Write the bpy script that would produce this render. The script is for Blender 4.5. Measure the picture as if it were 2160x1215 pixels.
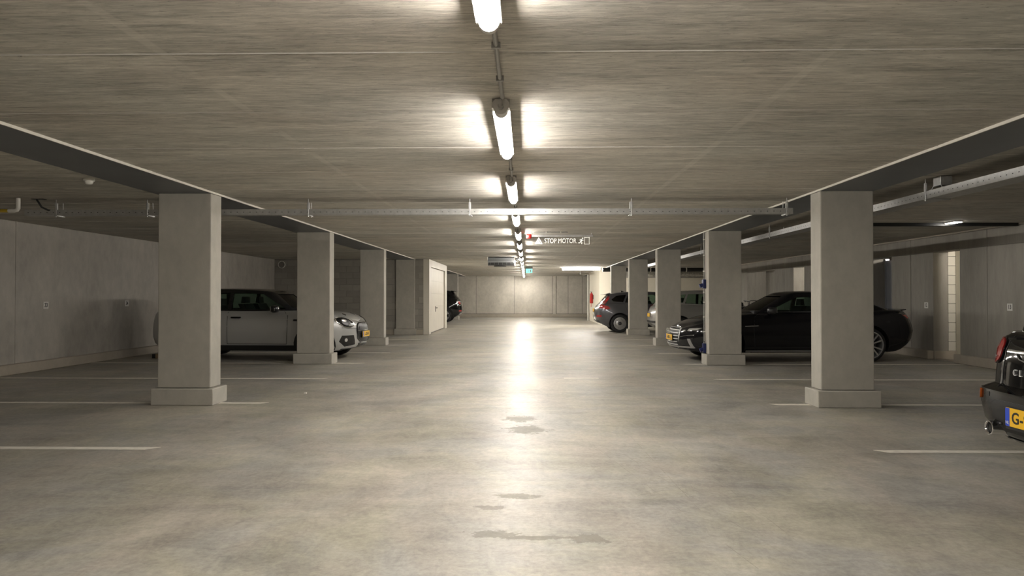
import bpy, bmesh, math, random
import numpy as np
from mathutils import Vector, Matrix
from mathutils.bvhtree import BVHTree
for o in list(bpy.data.objects): bpy.data.objects.remove(o)
scene = bpy.context.scene
COL = scene.collection
random.seed(7)
PI = math.pi

# ------------------------------------------------------------------ camera, world, exposure
cam = bpy.data.cameras.new('camera'); cam_o = bpy.data.objects.new('camera', cam); COL.objects.link(cam_o)
cam.sensor_width = 36.0; cam.lens = 36.0 * 1560 / 2160; cam.clip_start = 0.05; cam.clip_end = 200
cam_o.location = (0, 0, 1.28)
cam_o.rotation_euler = (PI / 2 + math.atan(17.5 / 1560), 0, math.atan(31 / 1560))
scene.camera = cam_o
world = bpy.data.worlds.new('world'); scene.world = world; world.use_nodes = True
world.node_tree.nodes['Background'].inputs[0].default_value = (0.0, 0.0, 0.0, 1)   # closed underground room: no sky
scene.view_settings.view_transform = 'Standard'; scene.view_settings.look = 'None'
scene.view_settings.gamma = 1; scene.view_settings.use_curve_mapping = False
scene.view_settings.exposure = 3.27
scene.cycles.max_bounces = 5; scene.cycles.diffuse_bounces = 3; scene.cycles.glossy_bounces = 3; scene.cycles.caustics_reflective = False; scene.cycles.caustics_refractive = False; scene.cycles.transmission_bounces = 4; scene.cycles.transparent_max_bounces = 8
LAMP_STRENGTH = 17.0
LAMP_COLOR = (1.0, 0.946, 0.872)

# ------------------------------------------------------------------ materials
def new_mat(name):
    m = bpy.data.materials.new(name); m.use_nodes = True
    nt = m.node_tree; return m, nt, nt.nodes['Principled BSDF']
def N(nt, typ, **kw):
    n = nt.nodes.new(typ)
    for k, v in kw.items():
        if k.startswith('i_'):
            key = k[2:]
            n.inputs[int(key) if key.isdigit() else key].default_value = v
        else: setattr(n, k, v)
    return n
def L(nt, a, b): nt.links.new(a, b)
def plain(name, col, rough=0.5, metal=0.0, coat=0.0, emit=0, noise=0.0, nscale=30.0, spec=0.5):
    m, nt, b = new_mat(name)
    b.inputs['Base Color'].default_value = (*col, 1); b.inputs['Roughness'].default_value = rough
    b.inputs['Metallic'].default_value = metal; b.inputs['Coat Weight'].default_value = coat
    b.inputs['Coat Roughness'].default_value = 0.03
    b.inputs['Specular IOR Level'].default_value = spec
    if emit:
        b.inputs['Emission Color'].default_value = (*col, 1); b.inputs['Emission Strength'].default_value = emit
    if noise:
        tc = N(nt, 'ShaderNodeTexCoord'); n = N(nt, 'ShaderNodeTexNoise', i_Scale=nscale, i_Detail=4.0)
        L(nt, tc.outputs['Object'], n.inputs['Vector'])
        r = N(nt, 'ShaderNodeValToRGB')
        r.color_ramp.elements[0].position = 0.3; r.color_ramp.elements[1].position = 0.7
        r.color_ramp.elements[0].color = (*[c * (1 - noise) for c in col], 1)
        r.color_ramp.elements[1].color = (*[min(1, c * (1 + noise)) for c in col], 1)
        L(nt, n.outputs['Fac'], r.inputs['Fac']); L(nt, r.outputs['Color'], b.inputs['Base Color'])
    return m
def math_n(nt, op, a, b=None, clamp=False):
    n = nt.nodes.new('ShaderNodeMath'); n.operation = op; n.use_clamp = clamp
    for i, s in enumerate((a, b)):
        if s is None: continue
        if isinstance(s, (int, float)): n.inputs[i].default_value = s
        else: nt.links.new(s, n.inputs[i])
    return n.outputs[0]
def mixc(nt, fac, a, b, blend='MIX'):
    n = nt.nodes.new('ShaderNodeMix'); n.data_type = 'RGBA'; n.blend_type = blend
    for key, s in (('Factor', fac), ('A', a), ('B', b)):
        sock = [i for i in n.inputs if i.name == key and (i.type == ('VALUE' if key == 'Factor' else 'RGBA'))][0]
        if isinstance(s, (int, float)): sock.default_value = s
        elif isinstance(s, tuple): sock.default_value = (*s, 1) if len(s) == 3 else s
        else: nt.links.new(s, sock)
    return [o for o in n.outputs if o.type == 'RGBA'][0]
def noise_n(nt, vec, scale, detail=5.0, rough=0.6, dist=0.0):
    n = N(nt, 'ShaderNodeTexNoise', i_Scale=scale, i_Detail=detail, i_Roughness=rough, i_Distortion=dist)
    nt.links.new(vec, n.inputs['Vector']); return n.outputs['Fac']
def ramp_n(nt, fac, p0, p1, c0=(0, 0, 0), c1=(1, 1, 1)):
    r = N(nt, 'ShaderNodeValToRGB'); e = r.color_ramp.elements
    e[0].position = p0; e[1].position = p1; e[0].color = (*c0, 1); e[1].color = (*c1, 1)
    nt.links.new(fac, r.inputs['Fac']); return r.outputs['Color']
def stretch(nt, s, rot=0.0):
    g = nt.nodes.new('ShaderNodeNewGeometry'); m = nt.nodes.new('ShaderNodeMapping')
    m.inputs['Scale'].default_value = s; m.inputs['Rotation'].default_value = (0, 0, rot)
    nt.links.new(g.outputs['Position'], m.inputs['Vector']); return m.outputs['Vector']

def concrete(name, col, var=0.14, streak=(1, 1, 1), rough=0.75, bump=0.15, pits=True, objrand=0.0):
    m, nt, b = new_mat(name)
    v = stretch(nt, streak); v1 = stretch(nt, (1, 1, 1))
    n1 = noise_n(nt, v, 1.1, 4, 0.62); n2 = noise_n(nt, v, 7.0, 4, 0.7); n3 = noise_n(nt, v1, 45, 3, 0.6)
    c = ramp_n(nt, n1, 0.32, 0.7, tuple(x * (1 - var) for x in col), tuple(x * (1 + var) for x in col))
    c = mixc(nt, 0.35, c, ramp_n(nt, n2, 0.3, 0.72, tuple(x * (1 - var * 1.3) for x in col), tuple(x * (1 + var * 1.3) for x in col)))
    if pits:
        vo = N(nt, 'ShaderNodeTexVoronoi', i_Scale=9.0); nt.links.new(v1, vo.inputs['Vector'])
        pit = ramp_n(nt, vo.outputs['Distance'], 0.02, 0.05, (1, 1, 1), (0, 0, 0))
        gate = ramp_n(nt, noise_n(nt, v1, 2.3, 2), 0.55, 0.6)
        c = mixc(nt, math_n(nt, 'MULTIPLY', math_n(nt, 'MULTIPLY', pit, gate), 0.55), c, tuple(x * 0.35 for x in col))
    if objrand:
        oi = nt.nodes.new('ShaderNodeObjectInfo')
        k = math_n(nt, 'ADD', math_n(nt, 'MULTIPLY', oi.outputs['Random'], 2 * objrand), 1 - objrand)
        cb = nt.nodes.new('ShaderNodeCombineColor')
        for i in range(3): nt.links.new(k, cb.inputs[i])
        c = mixc(nt, 1.0, c, cb.outputs[0], 'MULTIPLY')
    nt.links.new(c, b.inputs['Base Color'])
    b.inputs['Roughness'].default_value = rough; b.inputs['Specular IOR Level'].default_value = 0.3
    bp = N(nt, 'ShaderNodeBump', i_Strength=bump, i_Distance=0.01)
    h = math_n(nt, 'ADD', n2, math_n(nt, 'MULTIPLY', n3, 0.5))
    nt.links.new(h, bp.inputs['Height']); nt.links.new(bp.outputs[0], b.inputs['Normal'])
    return m

def floor_mat():
    m, nt, b = new_mat('polished_concrete_floor')
    g = nt.nodes.new('ShaderNodeNewGeometry'); P = g.outputs['Position']
    v1 = stretch(nt, (1, 1, 1)); vr = stretch(nt, (1.0, 0.55, 1), 0.5); vs = stretch(nt, (0.7, 2.2, 1), 0.12)
    base = (0.40, 0.368, 0.300)
    n1 = noise_n(nt, v1, 0.42, 4, 0.62, 0.6); n2 = noise_n(nt, vr, 1.7, 6, 0.72, 0.8); n3 = noise_n(nt, v1, 28, 3, 0.75)
    n4 = noise_n(nt, vs, 0.9, 6, 0.68, 1.2)
    n5 = noise_n(nt, vr, 5.5, 5, 0.75, 1.5)
    n6 = noise_n(nt, v1, 0.75, 4, 0.7, 1.0); n7 = noise_n(nt, stretch(nt, (1.3, 0.8, 1), 1.1), 0.6, 4, 0.7, 1.0)
    c = mixc(nt, ramp_n(nt, n6, 0.42, 0.60), (0.312, 0.300, 0.272), (0.345, 0.324, 0.262))
    c = mixc(nt, math_n(nt, 'MULTIPLY', ramp_n(nt, n7, 0.46, 0.62), 0.7), c, (0.352, 0.315, 0.270))
    val = 1.0
    for nn, k in ((n1, 1.0), (n2, 0.95), (n4, 0.9), (n5, 0.75), (n3, 0.75)):
        val = math_n(nt, 'ADD', math_n(nt, 'MULTIPLY', math_n(nt, 'SUBTRACT', nn, 0.5), k), val)
    cb = nt.nodes.new('ShaderNodeCombineColor')
    for i in range(3): nt.links.new(val, cb.inputs[i])
    c = mixc(nt, 1.0, c, cb.outputs[0], 'MULTIPLY')
    # scattered scuffs and pale drag marks
    sc = ramp_n(nt, noise_n(nt, stretch(nt, (1.0, 5.0, 1), 0.35), 1.3, 5, 0.75, 2.0), 0.60, 0.68)
    c = mixc(nt, math_n(nt, 'MULTIPLY', sc, 0.25), c, (0.15, 0.14, 0.12))
    sc = ramp_n(nt, noise_n(nt, stretch(nt, (6.0, 1.0, 1), -0.3), 1.1, 5, 0.75, 2.0), 0.62, 0.68)
    c = mixc(nt, math_n(nt, 'MULTIPLY', sc, 0.22), c, (0.50, 0.47, 0.41))
    # a few damp stains with a shape of their own
    sx = N(nt, 'ShaderNodeSeparateXYZ'); nt.links.new(P, sx.inputs[0])
    wob = math_n(nt, 'MULTIPLY', math_n(nt, 'SUBTRACT', noise_n(nt, v1, 7, 5, 0.75), 0.5), 3.6)
    stain = None
    for cx, cy, rx, ry in ((-0.19, 4.50, 0.10, 0.05), (-0.17, 3.99, 0.13, 0.07), (0.05, 3.94, 0.26, 0.035),
                           (0.33, 3.92, 0.13, 0.07), (0.0, 7.1, 0.20, 0.22), (-0.06, 7.75, 0.15, 0.2), (-0.05, 4.75, .14, .06)):
        dx = math_n(nt, 'DIVIDE', math_n(nt, 'SUBTRACT', sx.outputs[0], cx), rx)
        dy = math_n(nt, 'DIVIDE', math_n(nt, 'SUBTRACT', sx.outputs[1], cy), ry)
        d = math_n(nt, 'ADD', math_n(nt, 'SQRT', math_n(nt, 'ADD', math_n(nt, 'MULTIPLY', dx, dx), math_n(nt, 'MULTIPLY', dy, dy))), wob)
        s = math_n(nt, 'MULTIPLY', math_n(nt, 'SUBTRACT', 1.0, d), 5.0, True)
        stain = s if stain is None else math_n(nt, 'MAXIMUM', stain, s)
    c = mixc(nt, math_n(nt, 'MULTIPLY', stain, 0.5), c, (0.17, 0.158, 0.13))
    # fine scratch lines left by the power float
    for (x0, y0), (x1, y1) in (((0.54, 6.57), (1.088, 3.51)), ((0.95, 6.8), (1.038, 4.425)), ((1.25, 6.4), (1.42, 3.8)), ((0.75, 6.2), (1.3, 3.6))):
        ln = math.hypot(x1 - x0, y1 - y0); nx, ny = -(y1 - y0) / ln, (x1 - x0) / ln
        d = math_n(nt, 'ABSOLUTE', math_n(nt, 'ADD', math_n(nt, 'ADD', math_n(nt, 'MULTIPLY', sx.outputs[0], nx), math_n(nt, 'MULTIPLY', sx.outputs[1], ny)), -(x0 * nx + y0 * ny)))
        k = math_n(nt, 'LESS_THAN', d, 0.0022)
        k = math_n(nt, 'MULTIPLY', k, math_n(nt, 'GREATER_THAN', sx.outputs[1], min(y0, y1)))
        k = math_n(nt, 'MULTIPLY', k, math_n(nt, 'LESS_THAN', sx.outputs[1], max(y0, y1)))
        k = math_n(nt, 'MULTIPLY', k, ramp_n(nt, noise_n(nt, v1, 3.5, 2), 0.42, 0.55))
        c = mixc(nt, math_n(nt, 'MULTIPLY', k, 0.45), c, (0.16, 0.14, 0.11))
    nt.links.new(c, b.inputs['Base Color'])
    rr = math_n(nt, 'ADD', math_n(nt, 'MULTIPLY', n2, 0.42), 0.245)
    rr = math_n(nt, 'ADD', rr, math_n(nt, 'MULTIPLY', stain, 0.12))
    nt.links.new(rr, b.inputs['Roughness']); b.inputs['Specular IOR Level'].default_value = 0.27
    bp = N(nt, 'ShaderNodeBump', i_Strength=0.12, i_Distance=0.004)
    nt.links.new(math_n(nt, 'ADD', n3, math_n(nt, 'MULTIPLY', n2, 2.0)), bp.inputs['Height']); nt.links.new(bp.outputs[0], b.inputs['Normal'])
    return m

def slab_mat():
    m, nt, b = new_mat('extruded_slab_concrete')
    col = (0.485, 0.463, 0.42)
    vs = stretch(nt, (1.1, 9.0, 1)); vf = stretch(nt, (4.5, 34.0, 1)); v1 = stretch(nt, (1, 1, 1)); vm = stretch(nt, (0.8, 2.2, 1))
    n1 = noise_n(nt, vs, 1.0, 5, 0.72, 0.8); n2 = noise_n(nt, vf, 1.3, 4, 0.75, 0.6); n3 = noise_n(nt, vm, 0.9, 3, 0.6, 0.4)
    val = 1.0
    for nn, k in ((n1, 1.15), (n2, 1.6), (n3, 0.7)):
        val = math_n(nt, 'ADD', math_n(nt, 'MULTIPLY', math_n(nt, 'SUBTRACT', nn, 0.5), k), val)
    cb = nt.nodes.new('ShaderNodeCombineColor')
    for i in range(3): nt.links.new(val, cb.inputs[i])
    c = mixc(nt, 1.0, ramp_n(nt, noise_n(nt, v1, 0.5, 3), 0.35, 0.65, tuple(a * b for a, b in zip(col, (0.98, 1.0, 1.0))), tuple(a * b for a, b in zip(col, (1.03, 1.0, 0.97)))), cb.outputs[0], 'MULTIPLY')
    gate = math_n(nt, 'MULTIPLY', ramp_n(nt, noise_n(nt, stretch(nt, (9, 42, 1)), 1.5, 5, 0.75), 0.61, 0.66), 0.65)
    c = mixc(nt, gate, c, tuple(x * 0.35 for x in col))
    # two faint pale lines along the aisle
    g2 = nt.nodes.new('ShaderNodeNewGeometry'); s2 = N(nt, 'ShaderNodeSeparateXYZ'); nt.links.new(g2.outputs['Position'], s2.inputs[0])
    for xx in (-1.86, 1.54):
        dd = math_n(nt, 'ABSOLUTE', math_n(nt, 'SUBTRACT', s2.outputs[0], xx))
        kk = math_n(nt, 'MULTIPLY', math_n(nt, 'SUBTRACT', 1.0, math_n(nt, 'DIVIDE', dd, 0.035)), 3.0, True)
        kk = math_n(nt, 'MULTIPLY', kk, math_n(nt, 'MULTIPLY', ramp_n(nt, noise_n(nt, v1, 1.1, 3), 0.40, 0.55), 0.22))
        c = mixc(nt, kk, c, tuple(min(1, x * 1.6) for x in col))
    # lengthwise pale trowel marks, a few per slab
    gate = math_n(nt, 'MULTIPLY', ramp_n(nt, noise_n(nt, stretch(nt, (2.2, 60, 1)), 1.0, 5, 0.7), 0.63, 0.68), 0.35)
    c = mixc(nt, gate, c, tuple(min(1, x * 1.7) for x in col))
    oi = nt.nodes.new('ShaderNodeObjectInfo')
    k = math_n(nt, 'ADD', math_n(nt, 'MULTIPLY', oi.outputs['Random'], 0.14), 0.93)
    cb = nt.nodes.new('ShaderNodeCombineColor')
    for i in range(3): nt.links.new(k, cb.inputs[i])
    c = mixc(nt, 1.0, c, cb.outputs[0], 'MULTIPLY')
    nt.links.new(c, b.inputs['Base Color']); b.inputs['Roughness'].default_value = 0.8; b.inputs['Specular IOR Level'].default_value = 0.25
    bp = N(nt, 'ShaderNodeBump', i_Strength=0.5, i_Distance=0.010)
    nt.links.new(math_n(nt, 'ADD', n2, n1), bp.inputs['Height']); nt.links.new(bp.outputs[0], b.inputs['Normal'])
    return m

def glass_mat(name, tint, gloss=0.06):
    m = bpy.data.materials.new(name); m.use_nodes = True; nt = m.node_tree; nt.nodes.clear()
    out = N(nt, 'ShaderNodeOutputMaterial'); tr = N(nt, 'ShaderNodeBsdfTransparent'); gl = N(nt, 'ShaderNodeBsdfGlossy')
    tr.inputs[0].default_value = (*tint, 1); gl.inputs['Roughness'].default_value = 0.02
    fr = N(nt, 'ShaderNodeFresnel'); fr.inputs[0].default_value = 1.45
    mx = N(nt, 'ShaderNodeMixShader'); L(nt, fr.outputs[0], mx.inputs[0]); L(nt, tr.outputs[0], mx.inputs[1]); L(nt, gl.outputs[0], mx.inputs[2])
    L(nt, mx.outputs[0], out.inputs[0]); return m
def emitter(name, col, s):
    m = bpy.data.materials.new(name); m.use_nodes = True; nt = m.node_tree; nt.nodes.clear()
    out = N(nt, 'ShaderNodeOutputMaterial'); e = N(nt, 'ShaderNodeEmission'); e.inputs[0].default_value = (*col, 1); e.inputs[1].default_value = s
    L(nt, e.outputs[0], out.inputs[0]); return m

M = {}
M['floor'] = floor_mat(); M['slab'] = slab_mat()
M['wall'] = concrete('cast_concrete_wall', (0.415, 0.388, 0.347), 0.2, (1, 1, 0.6))
M['backwall'] = concrete('pale_beige_concrete', (0.54, 0.505, 0.44), 0.2, (1, 1, 0.8))
M['panel'] = concrete('precast_panel_concrete', (0.325, 0.305, 0.27), 0.22, (1.2, 1.2, 0.3))
M['col'] = concrete('column_concrete', (0.44, 0.418, 0.368), 0.16, (1, 1, 0.7), bump=0.1)
M['curb'] = concrete('curb_concrete', (0.42, 0.375, 0.31), 0.12)
M['block'] = concrete('grey_masonry_block', (0.33, 0.31, 0.275), 0.10, pits=False, objrand=0.10)
M['mortar'] = concrete('mortar', (0.25, 0.235, 0.21), 0.08, pits=False)
M['whiteblock'] = concrete('white_painted_block', (0.72, 0.69, 0.61), 0.05, pits=False)
M['cream'] = concrete('cream_paint', (0.74, 0.69, 0.575), 0.03, pits=False, bump=0.04)
M['darkjoint'] = plain('dark_joint_filler', (0.05, 0.047, 0.042), 0.9)
M['line'] = plain('white_road_paint', (0.74, 0.70, 0.62), 0.55, noise=0.12, nscale=14)
M['grout'] = plain('pale_joint_grout', (0.50, 0.48, 0.44), 0.9)
M['beam'] = plain('grey_painted_steel', (0.145, 0.152, 0.162), 0.42, metal=0.3, noise=0.08, nscale=3)
M['beamedge'] = plain('lit_steel_edge', (0.62, 0.59, 0.52), 0.5)  # pale tone puts the light on the flange edge into the colour
M['galv'] = plain('galvanised_steel', (0.50, 0.50, 0.49), 0.42, metal=0.75, noise=0.12, nscale=18)
M['galvdark'] = plain('galvanised_steel_hole', (0.06, 0.06, 0.06), 0.8)
M['conduit'] = plain('grey_pvc', (0.34, 0.33, 0.31), 0.5, noise=0.05)
M['whiteplastic'] = plain('white_plastic', (0.74, 0.72, 0.66), 0.4)
M['lampbody'] = plain('light_grey_lamp_housing', (0.58, 0.56, 0.53), 0.45)
M['diffuser'] = emitter('opal_diffuser', LAMP_COLOR, LAMP_STRENGTH)
M['bulk'] = emitter('bulkhead_glass', (1.0, 0.93, 0.82), 60)
M['black'] = plain('black_plastic', (0.012, 0.012, 0.012), 0.45)
M['gloss'] = plain('black_gloss', (0.008, 0.008, 0.009), 0.08, coat=0.5)
M['rubber'] = plain('tyre_rubber', (0.014, 0.014, 0.014), 0.8, noise=0.2)
M['chrome'] = plain('chrome', (0.80, 0.80, 0.79), 0.12, metal=1.0)
M['satin'] = plain('satin_chrome_trim', (0.72, 0.72, 0.71), 0.38, metal=0.35)
M['alloy'] = plain('alloy_wheel', (0.46, 0.46, 0.46), 0.3, metal=0.8)
M['darkalloy'] = plain('dark_alloy', (0.05, 0.05, 0.052), 0.35, metal=0.6)
M['redlens'] = plain('red_lamp_lens', (0.33, 0.012, 0.012), 0.12, coat=0.6)
M['orangelens'] = plain('orange_lamp_lens', (0.55, 0.12, 0.02), 0.15, coat=0.6)
M['clearlens'] = plain('clear_lamp_lens', (0.66, 0.66, 0.65), 0.12, metal=0.6)
M['plate'] = plain('yellow_plate', (0.86, 0.50, 0.02), 0.4)
M['plateink'] = plain('plate_black_ink', (0.015, 0.012, 0.01), 0.5)
M['plateblue'] = plain('plate_blue', (0.02, 0.07, 0.55), 0.4)
M['ink'] = plain('black_print', (0.015, 0.015, 0.015), 0.6)
M['sign'] = plain('white_sign_board', (0.70, 0.69, 0.65), 0.5)
M['glass'] = glass_mat('tinted_car_glass', (0.62, 0.70, 0.66))
M['privacy'] = glass_mat('dark_privacy_glass', (0.04, 0.045, 0.05))
M['acrylic'] = glass_mat('clear_acrylic', (0.97, 0.97, 0.965))
M['interior'] = plain('dark_car_interior', (0.02, 0.02, 0.021), 0.7, noise=0.15)
M['red'] = plain('red_enamel', (0.50, 0.018, 0.015), 0.3)
M['blue'] = plain('blue_socket_plastic', (0.010, 0.018, 0.095), 0.4)
M['greydoor'] = plain('blue_grey_metal_door', (0.30, 0.31, 0.34), 0.3, metal=0.4)
M['whitedoor'] = plain('white_sectional_door', (0.66, 0.62, 0.54), 0.42, noise=0.04, nscale=2)
M['foil'] = plain('crumpled_foil', (0.62, 0.61, 0.57), 0.35, metal=0.7, noise=0.35, nscale=16)
M['yellow'] = plain('yellow_pipe', (0.55, 0.38, 0.03), 0.45)
M['fan'] = plain('grey_fan_casing', (0.17, 0.175, 0.18), 0.4, metal=0.4)
M['wood'] = plain('raw_wood', (0.45, 0.33, 0.2), 0.7, noise=0.15)

# ------------------------------------------------------------------ mesh helpers
def bx(bm, x0, x1, y0, y1, z0, z1, bev=0.0, seg=1):
    vs = [bm.verts.new((x, y, z)) for x in (x0, x1) for y in (y0, y1) for z in (z0, z1)]
    fs = [(0, 1, 3, 2), (4, 6, 7, 5), (0, 4, 5, 1), (2, 3, 7, 6), (0, 2, 6, 4), (1, 5, 7, 3)]
    faces = [bm.faces.new([vs[i] for i in f]) for f in fs]
    if bev:
        es = list({e for f in faces for e in f.edges})
        bmesh.ops.bevel(bm, geom=es, offset=bev, segments=seg, affect='EDGES', profile=0.5)
    return vs
def cyl(bm, p0, p1, r0, r1=None, n=14, cap=True):
    r1 = r0 if r1 is None else r1
    p0, p1 = Vector(p0), Vector(p1); d = (p1 - p0).normalized()
    a = d.orthogonal().normalized(); b = d.cross(a)
    A = [bm.verts.new(p0 + r0 * (math.cos(t) * a + math.sin(t) * b)) for t in [2 * PI * i / n for i in range(n)]]
    B = [bm.verts.new(p1 + r1 * (math.cos(t) * a + math.sin(t) * b)) for t in [2 * PI * i / n for i in range(n)]]
    for i in range(n):
        j = (i + 1) % n; bm.faces.new((A[i], A[j], B[j], B[i]))
    if cap: bm.faces.new(A[::-1]); bm.faces.new(B)
def tube(bm, pts, r, n=10):
    pts = [Vector(p) for p in pts]; rings = []
    up = None
    for i, p in enumerate(pts):
        d = (pts[min(i + 1, len(pts) - 1)] - pts[max(i - 1, 0)]).normalized()
        a = d.orthogonal().normalized() if up is None else (up - up.dot(d) * d).normalized()
        up = a; b = d.cross(a)
        rings.append([bm.verts.new(p + r * (math.cos(2 * PI * k / n) * a + math.sin(2 * PI * k / n) * b)) for k in range(n)])
    for A, B in zip(rings, rings[1:]):
        for k in range(n):
            j = (k + 1) % n; bm.faces.new((A[k], A[j], B[j], B[k]))
    bm.faces.new(rings[0][::-1]); bm.faces.new(rings[-1])
def lathe(bm, prof, axis='z', c=(0, 0, 0), n=40, closed=True):
    """prof: list of (radius, height); revolved about axis through c"""
    rings = []
    for r, h in prof:
        ring = []
        for k in range(n):
            t = 2 * PI * k / n; u, v = r * math.cos(t), r * math.sin(t)
            p = {'z': (u, v, h), 'y': (u, h, v), 'x': (h, u, v)}[axis]
            ring.append(bm.verts.new((p[0] + c[0], p[1] + c[1], p[2] + c[2])))
        rings.append(ring)
    m = len(rings)
    for i in range(m if closed else m - 1):
        A, B = rings[i], rings[(i + 1) % m]
        for k in range(n):
            j = (k + 1) % n; bm.faces.new((A[k], A[j], B[j], B[k]))
    if not closed:
        bm.faces.new(rings[0][::-1]); bm.faces.new(rings[-1])
def torus(bm, c, R, r, axis='y', n=36, m=8, a0=0, a1=2 * PI):
    lathe(bm, [(R + r * math.cos(2 * PI * i / m), r * math.sin(2 * PI * i / m)) for i in range(m)], axis, c, n)
def obj(name, bm, mat, parent=None, smooth=False, angle=35):
    bmesh.ops.recalc_face_normals(bm, faces=bm.faces[:])
    me = bpy.data.meshes.new(name); bm.to_mesh(me); bm.free()
    if smooth:
        for p in me.polygons: p.use_smooth = True
        me.set_sharp_from_angle(angle=math.radians(angle))
    o = bpy.data.objects.new(name, me); COL.objects.link(o)
    for k in (mat if isinstance(mat, (list, tuple)) else [mat]): me.materials.append(M[k] if isinstance(k, str) else k)
    if parent: o.parent = parent
    return o
def BM(): return bmesh.new()
def thing(name, label, cat, loc=(0, 0, 0), rz=0.0, group=None):
    o = bpy.data.objects.new(name, None); COL.objects.link(o); o.empty_display_size = 0.2
    o.location = loc; o.rotation_euler = (0, 0, rz); return tag(o, label, cat, group)
def tag(o, label, cat, group=None):
    o['label'] = label; o['category'] = cat
    if group: o['group'] = group
    return o
def struct(o, label=None):
    o['kind'] = 'structure'
    if label: o['label'] = label
    return o
def copy_tree(o, parent=None):
    c = o.copy(); COL.objects.link(c); c.parent = parent
    for ch in [x for x in o.children]: copy_tree(ch, c)
    return c
def text_bm(s, size, ext=0.0, align='CENTER', spacing=1.0, shear=0.0, bold=0.0):
    cu = bpy.data.curves.new('t', 'FONT'); cu.body = s; cu.size = size; cu.extrude = ext; cu.align_x = align; cu.align_y = 'CENTER'
    cu.space_character = spacing; cu.offset = bold; cu.resolution_u = 3
    o = bpy.data.objects.new('t', cu); COL.objects.link(o); bpy.context.view_layer.update()
    me = bpy.data.meshes.new_from_object(o); bpy.data.objects.remove(o)
    bm = bmesh.new(); bm.from_mesh(me); bpy.data.meshes.remove(me); return bm
def xform(bm, M4): bmesh.ops.transform(bm, matrix=M4, verts=bm.verts[:]); return bm
def frame(o, r, u):
    """matrix mapping text x->r, y->u, z->r x u, at origin o"""
    r, u = Vector(r), Vector(u); n = r.cross(u)
    return Matrix(((r.x, u.x, n.x, o[0]), (r.y, u.y, n.y, o[1]), (r.z, u.z, n.z, o[2]), (0, 0, 0, 1)))
def poly_prism(bm, pts, mk, d0, d1):
    """extrude the 2-D polygon pts; mk(a, b, d) -> xyz"""
    A = [bm.verts.new(mk(a, b, d0)) for a, b in pts]; B = [bm.verts.new(mk(a, b, d1)) for a, b in pts]
    n = len(pts)
    for i in range(n): bm.faces.new((A[i], A[(i + 1) % n], B[(i + 1) % n], B[i]))
    bm.faces.new(A[::-1]); bm.faces.new(B)
# ------------------------------------------------------------------ the garage itself
Y0, Y1 = -7.2, 45.3
CEIL = 2.52; SOF = 2.50
XL, XR = -8.45, 8.30
bm = BM(); bx(bm, XL - 0.3, 9.9, Y0 - 0.3, Y1 + 0.3, -0.2, 0.0); struct(obj('floor', bm, 'floor'), 'polished grey-beige concrete floor of the garage')
# ceiling of hollow-core slabs, each slab a piece with chamfered long edges
bm = BM(); bx(bm, XL - 0.3, 9.9, Y0 - 0.3, Y1 + 0.3, CEIL + 0.06, CEIL + 0.3); ceiling = struct(obj('ceiling', bm, 'darkjoint'), 'concrete slab ceiling with crosswise joints')
def slab_mesh(x0, x1):
    bm = BM(); w = 0.6 - 0.003; ch = 0.011
    prof = [(-w + ch, CEIL), (w - ch, CEIL), (w, CEIL + ch), (w, CEIL + 0.058), (-w, CEIL + 0.058), (-w, CEIL + ch)]
    poly_prism(bm, prof, lambda a, b, d: (d, a, b), x0, x1)
    # thin ridge of squeezed-out grout beside the joint
    prof = [(w - 0.022, CEIL + 0.002), (w - 0.016, CEIL - 0.004), (w - 0.008, CEIL - 0.003), (w - 0.004, CEIL + 0.004)]
    n0 = len(bm.faces); poly_prism(bm, prof, lambda a, b, d: (d, a, b), x0, x1)
    bm.faces.ensure_lookup_table()
    for f in bm.faces[n0:]: f.material_index = 1
    return bm
spans = [(XL - 0.2, -4.05), (-4.02, 3.66), (3.69, 9.85)]
for si, (a, b) in enumerate(spans):
    proto = None
    for k in range(44):
        yc = 3.75 + 0.6 + 1.2 * (k - 9)
        if yc < Y0 or yc > Y1 + 0.5: continue
        if proto is None:
            proto = obj('slab', slab_mesh(a, b), ['slab', 'grout'], ceiling); proto.location.y = yc
        else:
            c = proto.copy(); COL.objects.link(c); c.parent = ceiling; c.location.y = yc
# steel beam flanges on the two column rows
def beam(name, x0, x1, inner, label, y0=Y0, y1=Y1):
    bm = BM(); bx(bm, x0, x1, y0, y1, SOF, SOF + 0.019); o = struct(obj(name, bm, 'beam'), label)
    e = BM()
    xa, xb = (x1, x1 + 0.012) if inner > 0 else (x0 - 0.012, x0)
    bx(e, xa, xb, y0, y1, SOF - 0.002, SOF + 0.0205); obj('flange_edge', e, 'beamedge', o)
    return o
beam('trim_1', -4.42, -3.73, 1, 'long grey steel beam flange over the left row of columns', Y0, 33.0)
beam('trim_2', 3.39, 4.02, -1, 'long grey steel beam flange over the right row of columns')
beam('trim_3', -4.42, -3.73, 1, 'grey steel beam flange over the far left columns', 33.01, Y1)

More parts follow.
